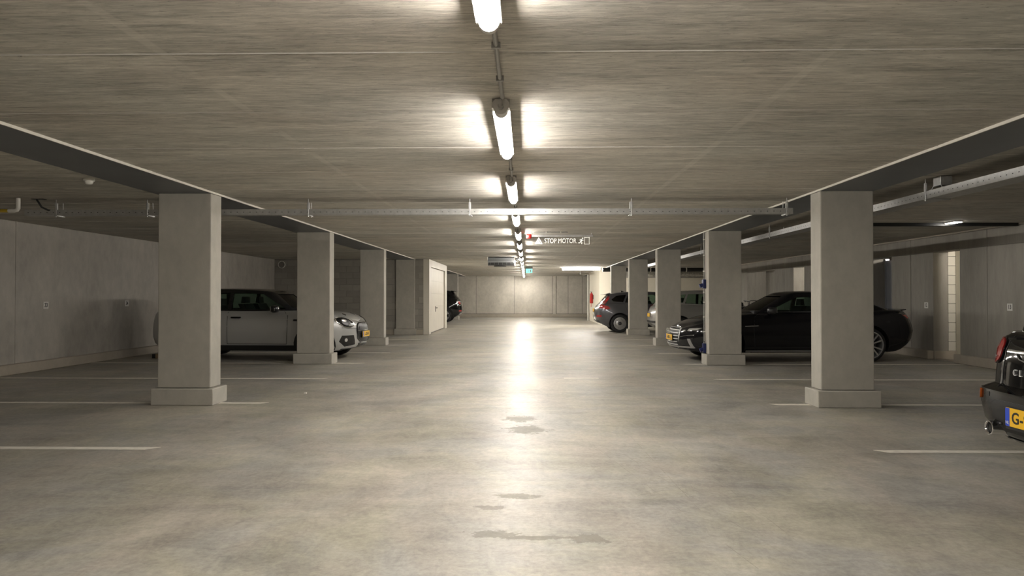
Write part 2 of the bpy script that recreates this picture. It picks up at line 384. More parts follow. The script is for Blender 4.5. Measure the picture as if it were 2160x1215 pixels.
# walls: every cast panel is a piece, joints are open gaps over a dark filler
def wall_parts(name, label, back, pieces, mat, piece='panel', backmat='darkjoint'):
    bm = BM(); bx(bm, *back); root = struct(obj(name, bm, backmat), label)
    for p in pieces:
        bm = BM(); bx(bm, *p, bev=0.006); obj(piece, bm, mat, root)
    return root
g = 0.008
lw = wall_parts('wall_left', 'cast concrete wall on the left behind bays 33 and 34', (XL - 0.3, XL - 0.02, Y0, Y1, 0, CEIL + 0.05),
    [(XL - 0.1, XL, a + g * 0.5, b - g * 0.5, 0, CEIL) for a, b in ((Y0, 1.4), (1.4, 6.75), (6.75, 12.06), (12.06, 18.3), (18.3, 24.6), (24.6, 33), (33, 39.2), (39.2, Y1))], 'wall')
bm = BM(); bx(bm, XL, XL + 0.10, Y0, 24.5, 0, 0.17, bev=0.012); struct(obj('baseboard_left', bm, 'curb'), 'low concrete curb along the left wall')
o1, o2, o3, rc = (14.35, 15.26), (17.0, 17.88), (22.30, 23.17), (24.93, 28.0)
LZ = 2.18; T = 0.30
low = [(Y0, 2.9), (2.9, 8.2), (8.2, 13.5), (13.5, o1[0]), (o1[1], 16.15), (16.15, o2[0]), (o2[1], 20.1), (20.1, o3[0]), (o3[1], 24.0), (24.0, rc[0]), (rc[1], 33.9)]
pcs = [(XR, XR + T, a + g, b - g, 0, LZ) for a, b in low]
top = [(Y0, 2.9), (2.9, 8.2), (8.2, 13.5), (13.5, 16.15), (16.15, 20.1), (20.1, 24.0), (24.0, 28.0), (28.0, 33.9)]
pcs += [(XR, XR + T, a + g, b - g, LZ + 0.002, CEIL - 0.03) for a, b in top]
rw = wall_parts('wall_right', 'precast concrete wall on the right with narrow openings and bay numbers', (9.6, 9.9, Y0, Y1, 0, CEIL + 0.05), pcs, 'panel', backmat='panel')
bm = BM(); bx(bm, XR - 0.012, XR + T, Y0, 33.9, CEIL - 0.028, CEIL + 0.02); obj('joint_strip', bm, 'curb', rw)
# dark filler inside the panel joints
bm = BM()
for a in (2.9, 8.2, 13.5, 16.15, 20.1, 24.0): bx(bm, XR + 0.03, XR + T - 0.02, a - 0.02, a + 0.02, 0, CEIL - 0.03)
obj('joint_filler', bm, 'darkjoint', rw)
for i, (a, b) in enumerate(((Y0, o1[0]), (o1[1], o2[0]), (o2[1], o3[0]), (o3[1], rc[0]), (rc[1], 33.9))):
    bm = BM(); bx(bm, XR - 0.13, XR, a, b, 0, 0.17, bev=0.012); s = obj('baseboard_right', bm, 'curb'); struct(s, 'low concrete curb along the right wall')
# niches behind the openings
def niche(y0, y1, xb, mat, label, name):
    """back and side walls behind an opening, real rooms in miniature"""
    bm = BM(); bx(bm, xb, xb + 0.1, y0 - 0.9, y1, 0, CEIL); o = struct(obj(name, bm, mat), label)
    bm = BM(); bx(bm, XR + T, xb + 0.1, y0 - 1.0, y0 - 0.9, 0, CEIL); obj('side_wall', bm, 'panel', o)
    return o
n1 = niche(o1[0], o1[1], 8.75, 'cream', 'white back wall seen through the bright opening by bay 12', 'wall_niche')
k = 0
bmp = BM(); bx(bmp, XR + T, 8.75, o1[1] + 0.012, o1[1] + 0.1, 0, CEIL); obj('mortar', bmp, 'mortar', n1)
for r in range(12):
    bm = BM(); bx(bm, XR + T, 8.748, o1[1] + 0.002, o1[1] + 0.09, 0.17 + r * 0.193, 0.17 + r * 0.193 + 0.185, bev=0.004); obj('block', bm, 'whiteblock', n1)
bm = BM(); bx(bm, XR + 0.02, 8.75, o1[0], o1[1], 0, 0.015); obj('threshold', bm, 'curb', n1)
bm = BM(); bx(bm, XR - 0.0, 8.749, o1[1] - 0.03, o1[1] + 0.002, 0, 0.17); obj('curb_return', bm, 'curb', n1)
n2 = niche(o2[0], o2[1], 9.2, 'panel', 'back wall of the narrow recess with the grey door', 'wall_door_niche')
bm = BM(); bx(bm, XR + T - 0.01, XR + T + 0.045, o2[0] - 0.15, o2[1], 0.01, 2.13, bev=0.004); d = struct(obj('door_1', bm, 'greydoor'), 'blue-grey metal door in the narrow opening')
bm = BM(); cyl(bm, (XR + T - 0.07, 17.33, 1.06), (XR + T - 0.01, 17.33, 1.06), 0.011); cyl(bm, (XR + T - 0.065, 17.33, 1.06), (XR + T - 0.065, 17.22, 1.06), 0.010); obj('door_handle', bm, 'chrome', d, True)
bm = BM(); bx(bm, XR + T - 0.03, XR + T + 0.06, o2[1] - 0.05, o2[1] - 0.002, 0, 2.17); obj('door_frame', bm, 'greydoor', d)
n3 = niche(o3[0], o3[1], 9.3, 'panel', 'back wall seen through the far narrow opening', 'wall_far_niche')
bm = BM(); bx(bm, XR + T, 9.3, o3[1] + 0.002, o3[1] + 0.1, 0, CEIL); obj('side_wall', bm, 'panel', n3)
n4 = niche(rc[0], rc[1], 9.0, 'panel', 'back wall of the wide recess past the third opening', 'wall_wide_recess')
bm = BM(); bx(bm, XR + T, 9.1, rc[1] + 0.0, rc[1] + 0.1, 0, CEIL); obj('side_wall', bm, 'panel', n4)
def bulkhead(x, y, z, label, lit='bulk'):
    t = thing('bulkhead_lamp', label, 'lamp', (x, y, z), 0, 'small bulkhead lamps on the right wall')
    bm = BM(); bx(bm, -0.03, 0.03, -0.07, 0.07, -0.07, 0.07, bev=0.01); obj('base', bm, 'whiteplastic', t)
    bm = BM(); lathe(bm, [(0.055, -0.03), (0.055, -0.05), (0.045, -0.075), (0.02, -0.085)], 'x', (0, 0, 0), 20, closed=False); obj('glass_cover', bm, lit, t, True)
    return t
bulkhead(8.71, 13.95, 2.2, 'small bulkhead lamp hidden inside the bright opening by bay 12')
bulkhead(9.15, 16.7, 2.25, 'small bulkhead lamp inside the recess of the grey door')
bulkhead(9.25, 22.0, 2.2, 'small bulkhead lamp inside the far narrow opening')
bulkhead(8.96, 25.6, 2.2, 'small bulkhead lamp inside the wide far recess')
# back wall
xs = [XL, -3.10, -0.76, 1.58, 1.80, 2.53, 3.4]
bw = wall_parts('wall_back', 'pale concrete wall closing the far end of the aisle', (XL - 0.3, 9.9, Y1 + 0.02, Y1 + 0.3, 0, CEIL + 0.05),
    [(a + g, b - g, Y1 - (0.03 if a == 1.58 else 0), Y1 + 0.1, 0.22 if a != 1.58 else 0.2, CEIL) for a, b in zip(xs, xs[1:] + [9.6])], 'backwall')
bm = BM(); bx(bm, XL, 9.6, Y1 - 0.06, Y1 + 0.05, 0, 0.2, bev=0.015); struct(obj('baseboard_back', bm, 'curb'), 'low concrete curb at the foot of the back wall')
bm = BM(); bx(bm, XL - 0.3, 9.9, Y0 - 0.3, Y0, 0, CEIL + 0.05); struct(obj('wall_front', bm, 'wall'), 'concrete wall behind the viewpoint')
# storage block on the left: masonry front with each block built, white garage door towards the aisle
XB = -3.25; YB = 24.62
bm = BM(); bx(bm, XL, XB - 0.2, YB + 0.012, YB + 0.2, 0, CEIL); bx(bm, XB - 0.2, XB - 0.125, YB + 0.012, 30.0, 0, CEIL); bx(bm, XL, XB - 0.125, 29.8, 30.0, 0, CEIL)
bwall = struct(obj('wall_storage', bm, 'mortar'), 'grey masonry block wall of the storage room on the left')
protos = {}
BW, BH, J = 0.44, 0.205, 0.006
rows = 12
for r in range(rows):
    x = XL - (0.0 if r % 2 else BW / 2)
    z = 0.03 + r * BH
    while x < XB - 0.22:
        a, b = max(x, XL), min(x + BW, XB - 0.20)
        x += BW
        if b - a < 0.03 or (a > -4.35 and b < -3.75): continue
        key = round(b - a, 3)
        if key not in protos:
            bm = BM(); bx(bm, J / 2, key - J / 2, 0, 0.05, J / 2, BH - J / 2, bev=0.004); protos[key] = o = obj('block', bm, 'block', bwall)
        else:
            o = protos[key].copy(); COL.objects.link(o); o.parent = bwall
        o.location = (a, YB + random.uniform(-0.003, 0.003), z)
bm = BM(); bx(bm, XL, -3.46, YB - 0.08, YB + 0.01, 0, 0.17, bev=0.01); struct(obj('baseboard_storage', bm, 'curb'), 'low concrete curb under the masonry block wall')
# end pier at the door
bm = BM(); bx(bm, XB - 0.20, XB, YB, YB + 0.12, 0, CEIL, bev=0.005); obj('pier', bm, 'whitedoor', bwall)
dy0, dy1 = 25.0, 29.75
door = bpy.data.objects.new('door_2', None); COL.objects.link(door); struct(door, 'white sectional garage door facing the aisle')
door.location = (XB, dy0, 0)
for yy in ((YB + 0.12 - dy0, 0.12), (dy1 - dy0 - 0.32, dy1 - dy0 + 0.28)):
    bm = BM(); bx(bm, -0.12, 0.0, yy[0], yy[1], 0, CEIL, bev=0.004); obj('door_frame', bm, 'whitedoor', door)
bm = BM(); bx(bm, -0.12, 0.0, 0.121, dy1 - dy0 - 0.321, 2.28, CEIL, bev=0.004); obj('door_frame', bm, 'whitedoor', door)
for i in range(5):
    z0 = 0.03 + i * 0.447
    bm = BM(); bx(bm, -0.10, -0.055, 0.15, dy1 - dy0 - 0.36, z0 + 0.0005, z0 + 0.4465, bev=0.0015); obj('door_panel', bm, 'whitedoor', door)
bm = BM(); bx(bm, -0.11, -0.099, 0.12, dy1 - dy0 - 0.32, 0, 2.28); obj('gap_backing', bm, 'black', door)
bm = BM(); bx(bm, -0.055, -0.045, 1.70, 1.78, 0.72, 0.92); cyl(bm, (-0.05, 1.74, 0.86), (0.01, 1.74, 0.86), 0.014); bx(bm, -0.005, 0.012, 1.73, 1.90, 0.845, 0.875, bev=0.004); obj('door_handle', bm, 'black', door)
# cream painted plant room on the right
CX, CY0, CY1 = 3.33, 33.9, 39.3
bm = BM(); bx(bm, CX, 9.6, CY0, CY1, 0, CEIL); c = struct(obj('wall_plant_room', bm, 'cream'), 'bright cream painted wall behind the right columns')
bm = BM(); bx(bm, CX + 0.6, 9.6, CY0 - 0.03, CY0, 2.12, CEIL); obj('grey_band', bm, 'panel', c)  # darker grey band along the top of the cream wall
bm = BM(); cyl(bm, (CX - 0.06, CY1 + 0.1, 0), (CX - 0.06, CY1 + 0.1, CEIL), 0.05); tag(obj('downpipe', bm, 'whiteplastic', None, True), 'white vertical downpipe at the far corner of the cream wall', 'pipe')
bm = BM(); cyl(bm, (CX - 0.1, CY1 - 0.2, 2.46), (2.65, 36.6, 2.40), 0.045); bx(bm, 2.63, 2.67, 36.58, 36.62, 2.42, CEIL - 0.001); tag(obj('branch_pipe', bm, 'conduit', None, True), 'slanting grey pipe under the ceiling near the cream wall corner', 'pipe')

# ------------------------------------------------------------------ columns
def column(x0, x1, yf, label, plinth=True, depth=0.30, mat='col'):
    xc, yc = (x0 + x1) / 2, yf + depth / 2; w, d = (x1 - x0) / 2, depth / 2
    t = thing('column', label, 'column', (xc, yc, 0), 0, 'concrete columns beside the aisle')
    bm = BM(); bx(bm, -w, w, -d, d, 0.198 if plinth else 0, SOF, bev=0.012, seg=2); s = obj('shaft', bm, mat, t)
    if plinth:
        bm = BM(); bx(bm, -w - 0.055, w + 0.055, -d - 0.055, d + 0.055, 0, 0.195, bev=0.008); obj('plinth', bm, mat, t)
    return t
ordw = ['nearest', 'second', 'third', 'fourth', 'fifth']
for i, yf in enumerate((8.66, 13.95, 19.27, 24.56)):
    column(-4.36, -3.73, yf, ['wide concrete column on the left, nearest to the viewer, with a low plinth',
        'second concrete column on the left, in front of the white car\'s bonnet', 'third concrete column on the left, behind the white car\'s number plate',
        'fourth concrete column on the left, set against the masonry block wall'][i])
column(-4.36, -3.74, 40.1, 'far concrete column on the left past the white garage door')
for i, yf in enumerate((8.60, 13.85, 19.27, 24.50, 29.75)):
    column(3.39, 4.0, yf, ['wide concrete column on the right, nearest to the viewer, hiding the black coupe\'s doors', 'concrete column on the right with blue sockets and a cable down its edge',
        'third concrete column on the right, beside the silver car\'s nose', 'fourth concrete column on the right, in front of the grey hatchback', 'fifth concrete column on the right, behind the grey hatchback'][i])

# ------------------------------------------------------------------ painted bay lines
def bay_line(x0, x1, y, label):
    w = 0.05; s = 0.085 if x1 < 0 else -0.085
    bm = BM()
    if x1 < 0: pts = [(x0, y - w), (x1 - 0.09, y - w), (x1, y + w), (x0, y + w)]
    else: pts = [(x0, y + w), (x0 + 0.09, y - w), (x1, y - w), (x1, y + w)]
    if x1 > 0: pts = [(x0, y + w), (x0 + 0.09, y - w), (x1, y - w), (x1, y + w)]
    poly_prism(bm, pts, lambda a, b, d: (a, b, d), 0.0005, 0.003)
    tag(obj('bay_line', bm, 'line'), label, 'floor line', 'white painted bay lines')
LY = [6.17 + 2.635 * k for k in range(-2, 8)]
where_l = {0: 'left floor line nearest the viewer, crossing the lower left', 1: 'left floor line running under the nearest left column', 2: 'left floor line between the first two left columns',
           3: 'left floor line under the second left column', 4: 'left floor line on the far side of the white car', 5: 'left floor line under the third left column', 6: 'left floor line between the third and fourth left columns', 7: 'left floor line by the masonry wall'}
where_r = {0: 'right floor line nearest the viewer, under the black hatch\'s bumper', 1: 'right floor line running under the nearest right column', 2: 'right floor line between the first two right columns',
           3: 'right floor line under the second right column', 4: 'right floor line on the far side of the black coupe', 5: 'right floor line under the third right column', 6: 'right floor line just beyond the third right column', 7: 'right floor line under the fourth right column'}
for i in range(0, 7): bay_line(XL + 0.1, -3.10, LY[i + 2], 'white ' + where_l[i])
for i in range(0, 8): bay_line(2.88, XR - 0.13, LY[i + 2] - (0.0 if i < 3 else 0.08), 'white ' + where_r[i])
bay_line(XL + 0.1, -3.1, 35.3, 'white left floor line just past the white garage door')
bay_line(XL + 0.1, -3.1, 40.25, 'white left floor line by the far left column')
bay_line(2.88, XR - 0.13, 27.9 + 0.3, 'white right floor line beyond the grey hatchback')
bm = BM(); bx(bm, 0.58, 1.12, 11.55, 11.60, 0.0004, 0.002); tag(obj('worn_line', bm, 'line'), 'short worn white mark in the middle of the aisle', 'floor line')

# ------------------------------------------------------------------ ceiling lights along the aisle
LX = -0.162
def strip_light():
    t = thing('strip_light', '', 'light', (LX, 0, CEIL), 0, 'ceiling strip lights along the aisle')
    h = 0.775
    bm = BM()   # housing: shallow channel under the ceiling
    prof = [(-0.032, -0.004), (0.032, -0.004), (0.054, -0.03), (0.056, -0.062), (0.046, -0.062), (0.046, -0.052), (-0.046, -0.052), (-0.046, -0.062), (-0.056, -0.062), (-0.054, -0.03)]
    poly_prism(bm, prof, lambda a, b, d: (a, d, b), -h, h); obj('housing', bm, 'lampbody', t)
    bm = BM()   # half-round opal cover
    prof = [(0.042 * math.cos(a), -0.054 - 0.048 * math.sin(a)) for a in [PI * i / 8 for i in range(9)]]
    prof = [(-0.042, -0.0525)] + prof[::-1] + [(0.042, -0.0525)]
    poly_prism(bm, prof, lambda a, b, d: (a, d, b), -h + 0.10, h - 0.03)
    bm.normal_update()
    obj('diffuser', bm, 'diffuser', t, True)
    for s in (-1, 1):
        bm = BM()
        a, b = (-h - 0.004, -h + 0.099) if s < 0 else (h - 0.029, h + 0.004)
        prof = [(-0.0455, -0.0525)] + [(-0.0455 * math.cos(q), -0.056 - 0.048 * math.sin(q)) for q in [PI * i / 10 for i in range(11)]] + [(0.0455, -0.0525)]
        poly_prism(bm, prof, lambda a_, b_, d: (a_, d, b_), a, b); obj('end_cap', bm, 'lampbody', t, True)
    bm = BM(); bx(bm, -0.055, 0.055, -h + 0.02, -h + 0.05, -0.05, -0.002); cyl(bm, (0, -h - 0.004, -0.06), (0, -h - 0.045, -0.06), 0.018); cyl(bm, (0, -h - 0.045, -0.06), (0, -h - 0.06, -0.02), 0.012); obj('bracket', bm, 'conduit', t)
    bm = BM(); cyl(bm, (0.012, -h - 0.05, -0.014), (0.012, -h - 1.40, -0.014), 0.012, n=10)
    for dd in (0.45, 1.0): bx(bm, -0.01, 0.034, -h - dd - 0.02, -h - dd, -0.03, -0.001)
    obj('conduit', bm, 'conduit', t, True)
    return t
proto = strip_light()
nth = {0: 'first', 1: 'second', 2: 'third', 3: 'fourth', 4: 'fifth', 5: 'sixth', 6: 'seventh', 7: 'eighth', 8: 'ninth', 9: 'tenth', 10: 'eleventh', 11: 'twelfth', 12: 'thirteenth', 13: 'fourteenth'}
first = True
for k in range(-3, 15):
    far = 3.19 + 2.965 * k
    t = proto if first else copy_tree(proto); first = False
    t.location = (LX, min(far, 45.0) - 0.775, CEIL)
    t['label'] = (['strip light on the aisle ceiling farthest behind the viewpoint', 'strip light on the aisle ceiling just behind the viewpoint', 'strip light on the aisle ceiling right above the viewpoint'][k + 3] if k < 0 else 'glowing strip light cut off by the top of the picture' if k == 0 else
                  'glowing ceiling strip light, last of the row before the back wall' if k == 14 else 'glowing ceiling strip light, %s of the row from the top edge' % nth[k])
# crosswise light near the cream wall
t = thing('cross_light', 'long bright tube light mounted crosswise in front of the cream wall', 'light', (2.33, 31.7, CEIL))
bm = BM(); bx(bm, -0.83, 0.83, -0.045, 0.045, -0.05, -0.002); obj('housing', bm, 'lampbody', t)
bm = BM(); prof = [(0.06 * math.cos(a), -0.055 - 0.07 * math.sin(a)) for a in [PI * i / 10 for i in range(11)]]
poly_prism(bm, prof, lambda a, b, d: (d, a, b), -0.8, 0.8); obj('diffuser', bm, 'diffuser', t, True)
for s in (-1, 1):
    bm = BM(); bx(bm, s * 0.815 - 0.014, s * 0.815 + 0.014, -0.05, 0.05, -0.125, -0.05, bev=0.006); obj('end_cap', bm, 'lampbody', t)
# light over the right-hand bays, behind the beam
t = thing('bay_light', 'small flat ceiling light above the right bays', 'light', (7.08, 12.40, CEIL))
bm = BM(); bx(bm, -0.075, 0.075, -0.15, 0.15, -0.02, -0.001, bev=0.004); obj('housing', bm, 'lampbody', t)
bm = BM(); bx(bm, -0.065, 0.065, -0.135, 0.135, -0.028, -0.0205, bev=0.003); obj('diffuser', bm, emitter('small_panel_glow', LAMP_COLOR, 7), t)
bm = BM(); bx(bm, 5.6, XR - 0.02, 12.60, 12.68, CEIL - 0.055, CEIL - 0.001, bev=0.006); tag(obj('ceiling_shadow_bar', bm, 'black'), 'dark bar in place of a shadow across the ceiling above the right bays', 'duct')  # black bar added in place of a shadow across the bay ceiling
# ------------------------------------------------------------------ car building tools (car space: +x front, +y left, z up)
def cat_open(pts, k):
    """Catmull-Rom from the rear centre to the front centre; phantom end points mirrored in y"""
    P = [(pts[1][0], -pts[1][1])] + list(pts) + [(pts[-2][0], -pts[-2][1])]
    out = []
    for i in range(1, len(P) - 2):
        p0, p1, p2, p3 = [np.array(P[j], float) for j in (i - 1, i, i + 1, i + 2)]
        for s in range(k):
            t = s / k
            out.append(0.5 * (2 * p1 + (p2 - p0) * t + (2 * p0 - 5 * p1 + 4 * p2 - p3) * t * t + (3 * p1 - p0 - 3 * p2 + p3) * t ** 3))
    out.append(np.array(P[-2], float)); return out
def cat_closed(pts, k=5):
    n = len(pts); out = []
    for i in range(n):
        p0, p1, p2, p3 = [np.array(pts[j % n], float) for j in (i - 1, i, i + 1, i + 2)]
        for s in range(k):
            t = s / k
            out.append(tuple(0.5 * (2 * p1 + (p2 - p0) * t + (2 * p0 - 5 * p1 + 4 * p2 - p3) * t * t + (3 * p1 - p0 - 3 * p2 + p3) * t ** 3)))
    return out
def ell(cx, cy, rx, ry, n=24, rot=0.0):
    return [(cx + rx * math.cos(a) * math.cos(rot) - ry * math.sin(a) * math.sin(rot), cy + rx * math.cos(a) * math.sin(rot) + ry * math.sin(a) * math.cos(rot)) for a in [2 * PI * i / n for i in range(n)]]
def rrect(x0, x1, y0, y1, r, n=4):
    out = []
    for cx, cy, a0 in ((x1 - r, y1 - r, 0), (x0 + r, y1 - r, 90), (x0 + r, y0 + r, 180), (x1 - r, y0 + r, 270)):
        for i in range(n + 1):
            a = math.radians(a0 + 90 * i / n); out.append((cx + r * math.cos(a), cy + r * math.sin(a)))
    return out
def stroke(pts, w):
    """outline of a polyline of width w"""
    P = [np.array(p, float) for p in pts]; Lf, Rt = [], []
    for i, p in enumerate(P):
        d = P[min(i + 1, len(P) - 1)] - P[max(i - 1, 0)]; d = d / (np.linalg.norm(d) + 1e-9); n = np.array((-d[1], d[0]))
        Lf.append(tuple(p + n * w / 2)); Rt.append(tuple(p - n * w / 2))
    return Lf + Rt[::-1]
def grow(poly, f):
    c = np.mean(np.array(poly), axis=0); return [tuple(c + (np.array(p) - c) * f) for p in poly]
def pchip(pts):
    xs = np.array([p[0] for p in pts], float); ys = np.array([p[1] for p in pts], float)
    h = np.diff(xs); d = np.diff(ys) / h; m = np.zeros(len(xs))
    m[0], m[-1] = d[0], d[-1]
    for i in range(1, len(xs) - 1):
        if d[i - 1] * d[i] > 0:
            w1, w2 = 2 * h[i] + h[i - 1], h[i] + 2 * h[i - 1]; m[i] = (w1 + w2) / (w1 / d[i - 1] + w2 / d[i])
    def f(x):
        x = min(max(x, xs[0]), xs[-1]); i = min(max(int(np.searchsorted(xs, x) - 1), 0), len(xs) - 2)
        t = (x - xs[i]) / h[i]
        return ((1 + 2 * t) * (1 - t) ** 2 * ys[i] + t * (1 - t) ** 2 * h[i] * m[i] + t * t * (3 - 2 * t) * ys[i + 1] + t * t * (t - 1) * h[i] * m[i + 1])
    return f
def sstep(t): t = min(max(t, 0), 1); return t * t * (3 - 2 * t)
def loop_of(half): return half + [np.array((p[0], -p[1])) for p in half[-2:0:-1]]
def skin(rings_half, cap_top, cap_bot, q=10):
    """closed solid from half rings (list of 3-D half loops rear->front, y>=0)"""
    bm = bmesh.new(); R = []
    n = len(rings_half[0])
    for h in rings_half:
        loop = [tuple(p) for p in h] + [(p[0], -p[1], p[2]) for p in h[-2:0:-1]]
        R.append([bm.verts.new(p) for p in loop])
    m = len(R[0])
    for A, B in zip(R, R[1:]):
        for i in range(m):
            j = (i + 1) % m; bm.faces.new((A[i], A[j], B[j], B[i]))
    for ring, h, crown in ((R[-1], rings_half[-1], cap_top), (R[0], rings_half[0], cap_bot)):
        rows = []
        for i in range(n):
            if i in (0, n - 1): rows.append([ring[i]]); continue
            a = ring[i]; b = ring[m - i]; x, y, z = h[i]
            row = [a]
            for s in range(1, q):
                u = 1 - 2 * s / q; row.append(bm.verts.new((x, y * u, z + crown(x, y, u))))
            row.append(b); rows.append(row)
        for A, B in zip(rows, rows[1:]):
            if len(A) == 1:
                for s in range(len(B) - 1): bm.faces.new((A[0], B[s], B[s + 1]))
            elif len(B) == 1:
                for s in range(len(A) - 1): bm.faces.new((A[s], B[0], A[s + 1]))
            else:
                for s in range(q): bm.faces.new((A[s], B[s], B[s + 1], A[s + 1]))
    bmesh.ops.recalc_face_normals(bm, faces=bm.faces[:])
    return bm
def lower_bm(c, k=6):
    half = cat_open(c['plan'], k); zt, zb = pchip(c['zt']), pchip(c['zb'])
    xf, xr = c['plan'][-1][0], c['plan'][0][0]; fa, ra = c['axles']
    rings = []
    for v, ws, fx, rx in c['levels']:
        ring = []
        for x, y in half:
            wf = sstep((x - fa) / (xf - fa)) if x > fa else 0; wr = sstep((x - ra) / (xr - ra)) if x < ra else 0
            z0, z1 = zb(x), zt(x)
            ring.append((x + fx * wf + rx * wr, y * ws, z0 + v * (z1 - z0)))
        rings.append(ring)
    xw = c['gb'][-1][0]
    def crown(x, y, u): return c.get('crown', 0.035) * (1 - u * u) * sstep((x - xw + 0.25) / 0.4) * min(1, y / 0.4)
    return skin(rings, crown, lambda x, y, u: 0.0)
def green_bm(c, inset=0.0, k=6):
    gb, gt = cat_open(c['gb'], k), cat_open(c['gt'], k); zt, zr = pchip(c['zt']), pchip(c['zroof'])
    if inset:
        cb = (c['gb'][0][0] + c['gb'][-1][0]) / 2; ct = (c['gt'][0][0] + c['gt'][-1][0]) / 2
        f = lambda p, cx: np.array((cx + (p[0] - cx) * (1 - inset * 0.55), p[1] * (1 - inset)))
        gb = [f(p, cb) for p in gb]; gt = [f(p, ct) for p in gt]
    rings = []
    for t in (0, 0.2, 0.4, 0.6, 0.8, 0.92, 1.0):
        ring = []
        for p, q in zip(gb, gt):
            x, y = p + (q - p) * t; bul = 1 + 0.035 * math.sin(PI * t)
            z0 = zt(p[0]) - (0.07 if not inset else 0.12); z1 = zr(q[0]) - (0.045 if inset else 0)
            ring.append((x, y * bul, z0 + (z1 - z0) * t))
        rings.append(ring)
    ring = []
    for p, q in zip(gb, gt):
        cx = (c['gt'][0][0] + c['gt'][-1][0]) / 2
        ring.append((cx + (q[0] - cx) * 0.965, q[1] * 0.93, zr(q[0]) - (0.045 if inset else 0) + 0.014))
    rings.append(ring)
    return skin(rings, lambda x, y, u: c.get('rcrown', 0.025) * (1 - u * u) * min(1, y / 0.3), lambda x, y, u: 0.0)
def to_obj(name, bm, mats):
    me = bpy.data.meshes.new(name); bm.to_mesh(me); o = bpy.data.objects.new(name, me); COL.objects.link(o)
    for k in mats: me.materials.append(M[k] if isinstance(k, str) else k)
    return o
def boolean(o, cutters, parent, angle=32):
    for cb, mat in cutters:
        co = to_obj('cutter', cb, [mat]); cb.free()
        md = o.modifiers.new('b', 'BOOLEAN'); md.operation = 'DIFFERENCE'; md.object = co; md.solver = 'EXACT'; md.material_mode = 'TRANSFER'
    dg = bpy.context.evaluated_depsgraph_get(); dg.update()
    me = bpy.data.meshes.new_from_object(o.evaluated_get(dg), depsgraph=dg)
    cut = [m.object for m in o.modifiers]
    o.modifiers.clear(); old = o.data; o.data = me; bpy.data.meshes.remove(old)
    for c in cut: bpy.data.objects.remove(c)
    for p in me.polygons: p.use_smooth = True
    me.set_sharp_from_angle(angle=math.radians(angle)); o.parent = parent
    return o
AX = {'x+': (Vector((1, 0, 0)), lambda a, b: Vector((6, a, b))), 'x-': (Vector((-1, 0, 0)), lambda a, b: Vector((-6, a, b))),
      'y+': (Vector((0, 1, 0)), lambda a, b: Vector((a, 4, b))), 'y-': (Vector((0, -1, 0)), lambda a, b: Vector((a, -4, b))),
      'z+': (Vector((0, 0, 1)), lambda a, b: Vector((a, b, 4)))}
def decal(name, bvh, poly, axis, off, mat, parent, th=0.012, step=0.06, smooth=True, bm0=None):
    """a solid patch that lies on the body surface, cut to a 2-D outline"""
    nrm, org = AX[axis]
    if bm0 is None:
        bm0 = bmesh.new(); bm0.faces.new([bm0.verts.new((a, b, 0)) for a, b in poly])
        bmesh.ops.triangulate(bm0, faces=bm0.faces[:], ngon_method='EAR_CLIP')
    if step:
        us = [v.co.x for v in bm0.verts]; vs = [v.co.y for v in bm0.verts]
        for ax, lo, hi in ((0, min(us), max(us)), (1, min(vs), max(vs))):
            k = math.ceil(lo / step) * step
            while k < hi:
                co = Vector((k, 0, 0)) if ax == 0 else Vector((0, k, 0)); no = Vector((1, 0, 0)) if ax == 0 else Vector((0, 1, 0))
                bmesh.ops.bisect_plane(bm0, geom=bm0.verts[:] + bm0.edges[:] + bm0.faces[:], plane_co=co, plane_no=no, dist=1e-5); k += step
    bm = bmesh.new(); F, B = {}, {}
    for v in bm0.verts:
        o = org(v.co.x, v.co.y); hit, hn, fi, ds = bvh.ray_cast(o, -nrm)
        if hit is None:
            q = o - nrm * (abs(o.dot(nrm)) - 0.8); hit = bvh.find_nearest(q)[0]
        F[v] = bm.verts.new(hit + nrm * off); B[v] = bm.verts.new(hit + nrm * (off - th))
    for f in bm0.faces:
        bm.faces.new([F[v] for v in f.verts]); bm.faces.new([B[v] for v in reversed(f.verts)])
    for e in bm0.edges:
        if len(e.link_faces) == 1:
            a, b = e.verts; bm.faces.new((F[a], F[b], B[b], B[a]))
    bm0.free()
    return obj(name, bm, mat, parent, smooth, 40)
def mir(poly): return [(-a, b) for a, b in poly]

